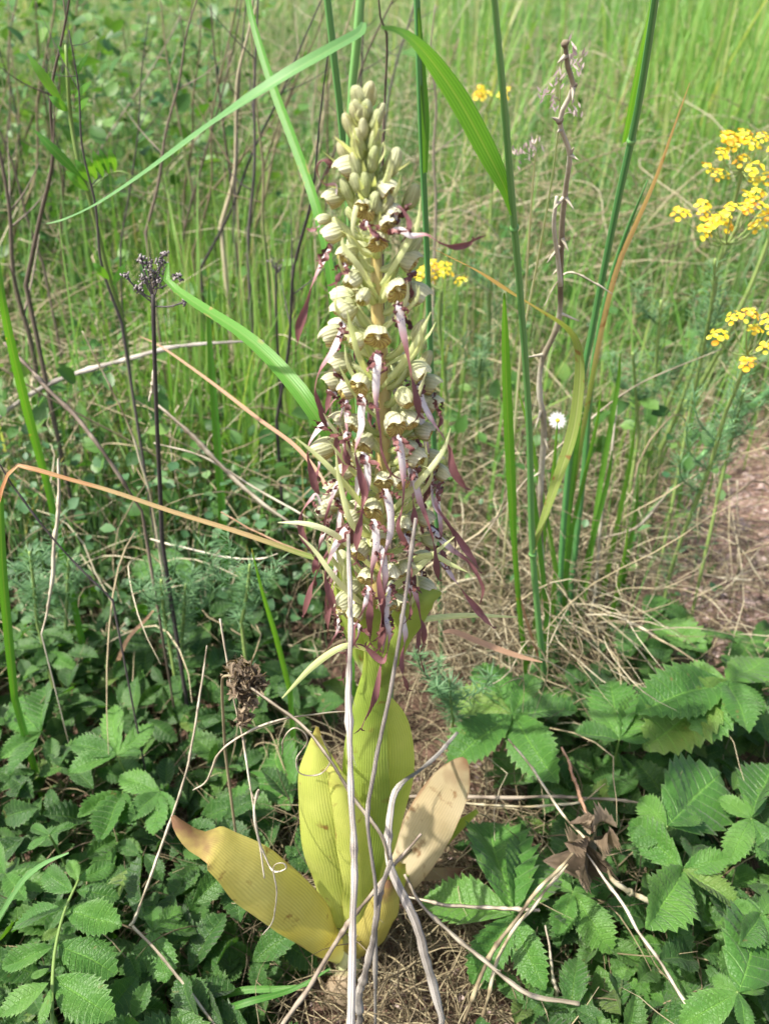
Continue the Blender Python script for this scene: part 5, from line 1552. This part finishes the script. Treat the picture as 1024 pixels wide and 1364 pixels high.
herb("five-fingered leaf rosette in the dark weeds at the middle left", (156, 1006), [(147, 933), (207, 961), (88, 986), (86, 1024), (190, 1000)], .12)
herb("crinkled leaf cluster just right of the five-fingered rosette", (213, 1054), [(155, 1030), (172, 1088), (203, 1112), (228, 1090)], .10, .5)
herb("single drooping leaf below the five-fingered rosette", (163, 1056), [(101, 1088), (130, 1122), (180, 1100)], .09)
herb("bright leaf tuft at the left edge above the rosettes", (56, 975), [(60, 908), (-2, 1006), (6, 1030), (8, 930), (30, 990)], .11)
herb("large pinnate leaf in the lower left corner", (68, 1345),
     [(148, 1352, 71, 1304, .55), (160, 1296, 76, 1258, .62), (165, 1234, 88, 1214, .55), (160, 1192, 102, 1186, .5), (156, 1150, 105, 1172, .5), (-8, 1352, 66, 1309, .5), (-2, 1290, 71, 1260, .45), (6, 1228, 85, 1211, .5), (52, 1158, 98, 1188, .55), (92, 1140, 104, 1174, .5),
      (88, 1290, 70, 1296, .6), (40, 1302, 66, 1290, .5), (100, 1236, 83, 1244, .7), (55, 1252, 80, 1236, .5), (52, 1368, 68, 1318, .4)], .13,
     rachis=[(70, 1368, .125), (70, 1318, .13), (74, 1265, .135), (86, 1215, .14), (105, 1172, .145)])
herb("yellow-green cluster of three leaves at the lower left, near the bent straw", (204, 1240), [(268, 1228), (222, 1310), (174, 1302), (202, 1200), (245, 1205)], .10, .55)
herb("broad leaf group behind the big yellow leaf", (398, 1150), [(352, 975, 385, 1080, .6), (300, 1046, 370, 1110, .55), (296, 1100, 360, 1130, .5), (420, 1080, 400, 1150, .5)], .06)
herb("pale underside of a leaf at the foot of the orchid", (352, 1252), [(290, 1262), (405, 1290), (330, 1290), (385, 1260)], .03)
herb("pair of pale young leaves below the brown leaf tip", (262, 1178), [(238, 1190), (300, 1150), (270, 1215), (290, 1190), (225, 1160)], .06)
herb("light green nettle-like leaf between the straws at the left", (246, 744), [(168, 758), (247, 772), (205, 735)], .16, .55)
herb("bluish green leaf at the left edge, halfway down", (62, 870), [(20, 850), (38, 900), (90, 850), (100, 890)], .10)
herb("shaded leaves in the dark hollow left of the orchid", (170, 880), [(110, 870), (200, 850), (150, 930), (220, 900), (190, 920)], .05)
herb("shaded leaf group left of the brown seed head", (260, 900), [(220, 860), (240, 935), (290, 930), (230, 890)], .05)
herb("curled young leaf above the pinnate leaf at left", (66, 1112), [(100, 1094), (34, 1130), (40, 1100)], .13)
herb("leaves hanging at the left edge over the pinnate leaf", (8, 1165), [(60, 1150), (35, 1200), (-10, 1120), (70, 1180)], .09)
herb("leaf cluster beside the straw bend", (150, 1110), [(110, 1150), (190, 1150), (140, 1175), (110, 1090)], .05)
herb("low shaded leaves at the bottom left of the orchid foot", (250, 1290), [(200, 1330), (290, 1330), (240, 1350), (215, 1270)], .03)
herb("five-part leaf right of the orchid, lying over the thatch", (682, 952), [(640, 872), (596, 920), (594, 1014), (731, 1032), (772, 935), (712, 890)], .13, .5)
herb("bright upright leaf fan right of the five-part leaf", (824, 985), [(809, 888), (764, 972), (858, 925), (790, 925), (870, 975)], .13, .6)
herb("sunlit arching leaf group at the right edge", (968, 908), [(855, 932), (1030, 872), (930, 985), (1024, 948), (852, 1000), (1000, 960), (900, 890)], .16, .5)
herb("large single leaf right of centre among dark leaves", (888, 1100), [(968, 1024), (850, 1060), (930, 1080), (840, 1120)], .13, .68)
herb("three large leaves at the lower right", (909, 1158), [(992, 1204), (862, 1238), (832, 1088), (975, 1140)], .12, .5)
herb("big dark leaves below the dried orchid leaf", (683, 1218), [(650, 1085), (556, 1184), (716, 1314), (626, 1312), (726, 1110), (700, 1150)], .10, .55)
herb("drooping leaves under the withered brown leaf", (762, 1188), [(816, 1270), (740, 1250), (720, 1160), (800, 1180)], .09, .55)
herb("leaf cluster in the lower right corner", (982, 1322), [(1022, 1300), (902, 1366), (944, 1300), (1030, 1195), (1000, 1372)], .12, .55)
herb("leaves at the right edge in the middle of the herb patch", (1000, 1090), [(1030, 1010), (955, 1060), (1035, 1150), (970, 1140), (1010, 1040)], .12, .5)
herb("small folded leaves near the right edge", (1012, 1218), [(985, 1260), (1035, 1270), (975, 1200), (1035, 1190)], .12, .5)
herb("dark leaves beside the red soil at the upper right", (860, 832), [(902, 795), (926, 818), (945, 868), (830, 870), (880, 790)], .10, .5)
herb("small leaves at the bottom, right of centre", (852, 1312), [(800, 1340), (905, 1340), (872, 1275), (815, 1290), (850, 1360)], .05, .6)
herb("leaf tuft between the fan and the large single leaf", (850, 1030), [(800, 1010), (890, 1000), (810, 1060), (880, 1060), (900, 1035)], .08, .5)
herb("dark leaves beneath the leaf fan", (800, 1060), [(760, 1030), (770, 1100), (840, 1090), (830, 1040)], .05, .55)
herb("leaves behind the three large leaves, towards the edge", (960, 1180), [(920, 1200), (1010, 1160), (940, 1240), (1000, 1230)], .07, .55)
herb("low leaves between the lower right corner and the big dark leaves", (890, 1260), [(840, 1250), (930, 1290), (860, 1300), (940, 1240)], .05, .55)
herb("leaf group over the thatch, above the leaf fan", (760, 910), [(720, 890), (800, 900), (740, 950), (790, 940)], .06, .5)
herb("leaves far right beyond the arching group", (1000, 850), [(960, 840), (1040, 830), (980, 890), (1040, 880)], .06, .5)

# withered curled leaf
wl = thing("withered_leaf", "crumpled withered brown leaf among the right hand herbs", "dead leaf", P(785, 1120, .0))
for i, (x0, y0, x1, y1) in enumerate([(782, 1115, 742, 1128), (790, 1110, 762, 1082), (788, 1105, 808, 1072), (790, 1120, 815, 1152), (780, 1125, 785, 1176), (775, 1120, 756, 1162), (795, 1118, 822, 1108), (786, 1112, 786, 1084), (786, 1120, 770, 1140)]):
    a, b = P(x0, y0, .0), P(x1, y1, -.012 + .02 * (i % 3))
    f = b - a; L = np.linalg.norm(f) * .85; f = f / np.linalg.norm(f)
    n_ = nz(rng.normal(0, 1, 3) + [0, -1.2, .4]); n_ = nz(n_ - f * np.dot(n_, f)); s_ = np.cross(f, n_)
    v_, q_, uv_, t_ = serrate(7, 5, .05, .5, .25, .5, .25, i + 40)
    curl = 1.6 * L
    ang = v_[:, 0] * rng.uniform(2.2, 3.6)
    x_ = np.sin(ang) / 3.0
    z_ = v_[:, 2] * 1.2 + (1 - np.cos(ang)) / 3.0 + .06 * np.sin(v_[:, 1] * 11 + i) * (.3 + np.abs(v_[:, 0])) + .05 * _vn(v_[:, 0] * 5 + i, v_[:, 1] * 5, 2.)
    y_ = v_[:, 1] - .25 * v_[:, 1] ** 3
    z_ = z_ + rng.uniform(-.5, .5) * v_[:, 1] ** 2
    p = a + s_ * (x_ * L * .75)[:, None] + f * (y_ * L * 1.15)[:, None] + n_ * (z_ * L * .8)[:, None]
    mb = MB()
    mb.add(p, quads=q_, uv=uv_ / [1, 7], tint=rng.uniform(.2, .9))
    mb.build("leaf_lobe", M['dead_leaf'], wl)

# ------------------------------------------------------------------ spurge
SPG = "yellow flowering spurge plants"
cup_t = []
def flower_head(mb, c, r_, nrm):
    """domed cluster of small paired bract cups"""
    n_ = nz(nrm)
    a = nz(np.cross(n_, [1, 0, .1])); b = np.cross(n_, a)
    for i in range(11):
        th = i * 2.4; rad = math.sqrt((i + .5) / 11)
        q = c + (a * math.cos(th) + b * math.sin(th)) * rad * r_ + n_ * (1 - rad ** 2) * r_ * .55 + rng.normal(0, r_ * .08, 3)
        d = nz(n_ + (a * math.cos(th) + b * math.sin(th)) * rad * .8 + rng.normal(0, .15, 3))
        e1 = nz(np.cross(d, [.3, 1, .2])); e2 = np.cross(d, e1)
        s_ = r_ * rng.uniform(.28, .42)
        an = np.linspace(0, 2 * math.pi, 8, endpoint=False)
        ring = q + (np.cos(an)[:, None] * e1 + np.sin(an)[:, None] * e2 * .8) * s_ + d * s_ * (.35 + .15 * np.sin(an * 2))[:, None]
        v = np.vstack([q[None], ring])
        tr = [(0, 1 + k, 1 + (k + 1) % 8) for k in range(8)]
        mb.add(v, tris=tr, tint=float(np.clip(rng.normal(.6, .28), 0, 1)))

def spurge(label, spec, heads=(), junction=None, needles=220, nl=.022, group=SPG, cat="spurge", zone=(0.02, 1.0), name="spurge", side=0, hr=.0082):
    pts, hw = path(spec, 30); pts, hw = root_ext(pts, hw)
    t0 = thing(name, label, cat, pts[-1], group)
    mb = MB(); mb.tube(pts, hw, 6, .5); mb.build("stalk", M['spurge_stem'], t0)
    # needles
    mb = MB()
    def put(pp, n_, ll, dens=1.):
        k = rng.uniform(zone[0], zone[1], n_) * (len(pp) - 1)
        i = k.astype(int).clip(0, len(pp) - 2)
        pos = pp[i] + (pp[i + 1] - pp[i]) * (k - i)[:, None]
        T = nz(pp[i] - pp[i + 1])
        az = rng.uniform(0, 2 * math.pi, n_)
        d = np.stack([np.cos(az), np.sin(az), rng.uniform(-.1, .7, n_)], -1) + T * .3
        L = ll * rng.uniform(.6, 1.15, n_)
        stamp(mb, *NEEDLE, pos, d, np.tile([0, -.2, 1.], (n_, 1)), L, np.full(n_, .011), rng.uniform(0, 1, n_))
    put(pts, needles, nl)
    for s_ in range(side):
        k = int(rng.uniform(.15, .6) * len(pts))
        a = pts[k]
        az = rng.uniform(0, 2 * math.pi)
        e = a + np.array([math.cos(az) * .035, math.sin(az) * .03, rng.uniform(.03, .06)])
        pp = cr([e, (a + e) / 2 + [math.cos(az) * .008, 0, -.004], a], 12)
        mb.tube(pp, .0006, 4, .9)
        put(pp, 70, nl * .8)
    mb_o = mb.build("needle_foliage", M['spurge_leaf'], t0)
    tag(mb_o, None, kind="stuff")
    if heads:
        jx = pts[0] if junction is None else P(junction[0], junction[1], spec[0][2])
        for (x, y) in heads:
            c = P(x, y, spec[0][2] + rng.uniform(-.02, .02))
            mb = MB()
            mb.tube(cr([jx, (jx + c) / 2 + [0, 0, -.006], c], 8), .0007, 5, .6)
            mb.build("ray", M['spurge_stem'], t0)
            mb = MB()
            flower_head(mb, c, hr * rng.uniform(.85, 1.15), np.array([rng.normal(0, .3), -.45, 1]))
            mb.build("flower_head", M['spurge_flower'], t0)
    return t0

spurge("tallest yellow spurge, its flower heads at the upper right edge",
       [(988, 228, .5, 2.6), (976, 276, .52, 3), (964, 326, .53, 3), (951, 373, .55, 3.2), (941, 440, .57, 3.2), (906, 502, .6, 3.4), (885, 549, .62, 3.4), (862, 610, .65, 3.2)],
       [(966, 184), (979, 194), (991, 182), (1000, 194), (1014, 185), (959, 207), (986, 215), (940, 225), (957, 234), (1003, 227), (1006, 242), (1022, 238), (1030, 200), (972, 186), (984, 186)], needles=160, zone=(.25, 1))
spurge("spurge with wide spread yellow heads below the tallest one",
       [(967, 326, .45, 2.8), (955, 360, .46, 3), (947, 414, .48, 3), (930, 470, .51, 3.2), (905, 540, .54, 3.2), (880, 600, .57, 3)],
       [(904, 286), (935, 275), (937, 285), (953, 295), (935, 311), (967, 304), (973, 279), (994, 263), (1008, 259), (992, 280), (1014, 279), (1007, 303), (1017, 291), (945, 300), (1002, 270), (962, 292)], needles=260, zone=(0, 1))
spurge("leafy spurge stem leaning in from the right edge",
       [(1030, 300, .55, 3), (1005, 367, .56, 3.2), (985, 411, .57, 3.4), (961, 461, .59, 3.4), (929, 517, .62, 3.4), (903, 549, .64, 3.4), (872, 610, .67, 3)], [(1034, 282), (1026, 290)], needles=120)
spurge("lower spurge with orange-yellow heads at the right edge",
       [(995, 473, .3, 2.2), (985, 502, .31, 2.8), (976, 528, .32, 3), (967, 546, .33, 3), (942, 630, .36, 3.2), (910, 710, .4, 3), (890, 770, .43, 3)],
       [(976, 424), (995, 421), (1003, 440), (1023, 429), (954, 449), (994, 486), (1020, 464), (1030, 445)], needles=300, side=4, hr=.0075)
spurge("spurge flowering behind the middle of the orchid",
       [(588, 385, .6, 2.4), (585, 430, .62, 2.6), (590, 480, .64, 2.6), (595, 540, .66, 2.6)], [(565, 362), (574, 354), (590, 356), (594, 364), (614, 375), (570, 372), (582, 366), (562, 366)], needles=160)
spurge("distant spurge heads behind the broad arching blade",
       [(650, 150, 1.1, 1.6), (652, 200, 1.1, 1.8), (655, 260, 1.12, 2)], [(640, 120), (646, 128), (636, 128), (672, 124), (668, 130)], needles=60, hr=.010)
SP2 = "needle-leaved spurge shoots without flowers"
for i, (lb, spec) in enumerate([
    ("feathery shoot below the flowers at the right, first from the grass sheaf", [(880, 400, .55, 2), (876, 450, .56, 2.4), (870, 520, .58, 2.6), (862, 580, .6, 2.6)]),
    ("feathery blue-green shoot just under the wide spread yellow heads", [(952, 345, .42, 2), (948, 400, .44, 2.4), (935, 470, .47, 2.6), (920, 540, .5, 2.6)]),
    ("feathery shoot at the right edge beneath the lower spurge", [(990, 520, .4, 2), (980, 560, .42, 2.4), (965, 620, .44, 2.6)]),
    ("feathery shoot over the thatch right of the thorny twig", [(842, 470, .5, 2), (846, 520, .52, 2.2), (850, 580, .54, 2.4)]),
    ("needle-leaved tuft left of the orchid, in the dark hollow", [(333, 752, .2, 2), (330, 785, .21, 2.4), (322, 830, .24, 2.6)]),
    ("larger needle-leaved tuft under the nettle-like leaf", [(215, 772, .24, 2), (218, 810, .25, 2.4), (225, 850, .28, 2.6)]),
    ("needle-leaved tuft leaning right, under the nettle-like leaf", [(248, 778, .26, 2), (245, 820, .27, 2.4), (240, 870, .3, 2.6)]),
    ("needle-leaved shoot at the far left edge", [(40, 735, .26, 2), (45, 775, .27, 2.2), (50, 830, .3, 2.4)]),
    ("needle-leaved shoot next to the one at the far left edge", [(92, 745, .3, 2), (90, 790, .31, 2.2), (88, 840, .33, 2.4)]),
    ("small needle-leaved shoot behind the right side of the orchid", [(640, 470, .6, 2), (638, 520, .62, 2.2), (636, 570, .64, 2.4)]),
    ("needle-leaved shoot behind the arching blade right of the orchid", [(655, 360, .8, 2), (652, 410, .82, 2.2), (650, 460, .84, 2.4)]),
    ("small needle-leaved shoot close to the five-part leaf", [(598, 905, .14, 1.6), (600, 930, .15, 1.8), (603, 960, .17, 2)])]):
    spurge(lb, spec, needles=230, nl=.019, group=SP2, side=4, name="spurge_shoot")

# daisy
dz_ = thing("daisy", "small white daisy with a yellow centre among the grass stems at right", "daisy", to_ground(P(738, 640, .5)))
pts, hw = path([(742, 562, .5, 1.2), (740, 600, .5, 1.5), (738, 650, .5, 1.6)], 10); pts, hw = root_ext(pts, hw)
mb = MB(); mb.tube(pts, hw, 5, .4); mb.build("stalk", M['culm'], dz_)
c = P(742, 560, .5); n_ = nz([.1, -.75, .65]); a = nz(np.cross(n_, [1, 0, 0])); b = np.cross(n_, a)
for i in range(15):
    th = i * 2 * math.pi / 15
    d = a * math.cos(th) + b * math.sin(th)
    mb = MB(); mb.ribbon(np.array([c + d * .002, c + d * .006 + n_ * .0008, c + d * .0105 + n_ * rng.uniform(-.001, .001)]), [.0007, .0013, .0006], n_, 3, .1, 0, tint=.8)
    mb.build("petal", M['white'], dz_)
mb = MB(); mb.tube(np.array([c - n_ * .001, c + n_ * .001, c + n_ * .0022]), [.0028, .003, .0014], 10, .5); mb.build("flower_centre", M['yellow'], dz_)

# vetch-like legume at the left
vt = thing("vetch", "green climbing vetch with paired narrow leaflets at the upper left", "vetch", to_ground(P(164, 440, .5)))
pts, hw = path([(88, 60, .42, 2), (91, 110, .42, 2.6), (95, 160, .43, 2.8), (105, 216, .43, 3), (122, 272, .44, 3), (145, 366, .46, 3.2), (164, 430, .48, 3.2), (175, 520, .5, 3)], 30); pts, hw = root_ext(pts, hw)
mb = MB(); mb.tube(pts, hw, 7, .9); mb.build("stalk", M['herb_stalk'], vt)
mb = MB(); mb.tube(path([(118, 255, .44, 1.6), (140, 236, .43, 1.5), (160, 228, .42, 1.2), (178, 236, .42, .8), (184, 242, .42, .4)], 14)[0], .0006, 5, .8); mb.build("leaf_rachis", M['herb_stalk'], vt)
for (x0, y0, x1, y1, w_) in [(112, 240, 45, 172, 6), (118, 254, 88, 228, 6), (124, 245, 100, 212, 5.5), (130, 240, 113, 208, 5.5), (138, 236, 124, 200, 5.5), (146, 232, 133, 198, 5), (154, 229, 146, 198, 5), (86, 142, 36, 70, 6), (92, 148, 66, 128, 6),
                              (96, 108, 118, 70, 3), (92, 90, 78, 60, 3), (90, 85, 96, 58, 3), (100, 130, 122, 108, 4), (100, 150, 118, 130, 4), (146, 372, 124, 350, 5), (150, 380, 168, 350, 4)]:
    p2, h2 = path([(x0, y0, .43, .6), ((x0 * 2 + x1) / 3, (y0 * 2 + y1) / 3, .425, w_), ((x0 + x1 * 2) / 3, (y0 + y1 * 2) / 3, .42, w_ * .95), (x1, y1, .42, .6)], 12)
    mb = MB(); mb.ribbon(p2, h2, (.3, -1, .5), 5, .15, .15, tint=random.uniform(.2, 1)); mb.build("leaflet", M['blade'], vt)

# ------------------------------------------------------------------ bare brown stems in the left background
BG_ = "bare brown stems in the left background"
SEEN_LAB = {}
def bare_twig(x, y_top, y_bot, lean, Y, r_px, mat, lab):
    lab = lab + (', leaning right' if lean > 35 else ', leaning left' if lean < -20 else ', upright') if lab.startswith('thin bare') or lab.startswith('thin pale') or lab.startswith('thin blackish') else lab
    if Y > 1.15 and lab.startswith('thin'):
        lab = lab.replace('thin', 'far thin', 1)
    r_ = np.random.default_rng(abs(int(x * 13 + y_top * 3)))
    spec = [(x + lean, y_top, Y - .08, r_px * .4)]
    for k in range(1, 6):
        f = k / 5
        spec.append((x + lean * (1 - f) + r_.normal(0, 4), y_top + (y_bot - y_top) * f, Y - .08 * (1 - f), r_px * (.4 + .6 * f)))
    pts, hw = path(spec, 24); pts, hw = root_ext(pts, hw)
    t0 = thing("bare_twig", lab, "dead stem", pts[-1], BG_)
    mb = MB(); mb.tube(pts, hw, 6, r_.uniform(0, 1)); mb.build("stalk", M[mat], t0)
    for k in range(int(r_.integers(3, 7))):
        i = int(r_.integers(1, 18))
        a = pts[i]
        d = np.array([r_.normal(0, .6), r_.normal(0, .4), r_.uniform(.3, 1)])
        L = r_.uniform(.03, .10)
        e = a + nz(d) * L
        mb = MB(); mb.tube(cr([a, (a + e) / 2 + [0, 0, -.004], e], 7), [hw[i] * .6, hw[i] * .4, hw[i] * .15], 5, r_.uniform(0, 1)); mb.build("twig", M[mat], t0)
for i in range(46):
    x = rng.uniform(-60, 420) if i < 36 else rng.uniform(380, 620)
    bare_twig(x, rng.uniform(-120, 120), rng.uniform(280, 420), rng.normal(20, 60), rng.uniform(.7, 1.5), rng.uniform(1.3, 2.6), ('twig', 'straw', 'straw', 'twig_dark')[i % 4], f"{('thin bare brown', 'thin bare tan', 'thin pale straw coloured', 'thin blackish')[i % 4]} stem {'at the very edge beyond the vetch' if x < 30 else 'rising just beyond the vetch' if x < 110 else 'just right of the vetch' if x < 200 else 'before the tall green grass' if x < 270 else 'beyond the tall green grass' if x < 350 else 'close beside the tip of the orchid' if x < 470 else 'beyond the arching broad blade'}")
bare_twig(40, -40, 380, 60, .5, 3.2, 'twig', "thick forked brown stem at the top left edge")
bare_twig(62, 90, 560, -90, .6, 4, 'twig', "thick dark stem crossing low at the left edge")
bare_twig(152, 40, 430, -60, .45, 2.2, 'twig_dark', "dark stem leaning beside the vetch")
bare_twig(368, 60, 560, 70, .5, 2.2, 'twig_dark', "thin dark jointed stem left of the orchid tip")
bare_twig(300, -30, 300, 40, .8, 3.2, 'straw', "pale grey stem slanting in the upper middle left")

# ------------------------------------------------------------------ stones on the soil
def rock(mb, g, s_, seed, nu=14, nv=9, flat=.5):
    th, ph = np.meshgrid(np.linspace(0, 2 * math.pi, nu, endpoint=False), np.linspace(.01, math.pi - .01, nv))
    d = np.stack([np.cos(th) * np.sin(ph), np.sin(th) * np.sin(ph), np.cos(ph)], -1)
    r_ = np.random.default_rng(seed)
    rad = np.full(th.shape, 10.)
    for _ in range(14):
        n_ = nz(r_.normal(0, 1, 3))
        rad = np.minimum(rad, r_.uniform(.7, 1.0) / np.maximum(d @ n_, .08))
    rad = np.minimum(rad, 1.25)
    ax_ = np.array([r_.uniform(.9, 1.5), r_.uniform(.7, 1.1), flat])
    mb.grid(d * rad[..., None] * ax_ * s_ + g + [0, 0, s_ * .05], closed=True, tint=float(r_.uniform(.1, .9)), flip=True)
for i, (x, y, r_, lb) in enumerate([(985, 702, 13, "largest reddish stone on the bare soil at right"), (1012, 748, 10, "stone at the right edge below the largest one"), (952, 738, 7, "small stone between the largest one and the thatch"),
                                    (1004, 806, 11, "flat stone on the soil close above the herbs"), (958, 792, 6, "pebble beside the flat stone")]):
    g = G(x, y)
    mb = MB(); rock(mb, g, mpp(g) * r_, i + 3)
    tag(mb.build("stone", M['stone'], origin=g, smooth=False), lb, "stone", "reddish stones on the bare soil")
mb = MB()
for i in range(2200):
    x, y = (rng.uniform(880, 1080), rng.uniform(600, 880)) if i < 1600 else (rng.uniform(300, 900), rng.uniform(1000, 1400))
    g = PZ(x, y, 0.0)
    for _ in range(3):
        g = PZ(x, y, float(GH(g[0], g[1])))
    rock(mb, g, rng.uniform(.001, .004) * (2.2 if i % 23 == 0 else 1), i + 50, 7, 5, .6)
tag(mb.build("soil_crumbs", M['stone'], smooth=False), "crumbs and pebbles strewn over the reddish soil", "gravel", kind="stuff")
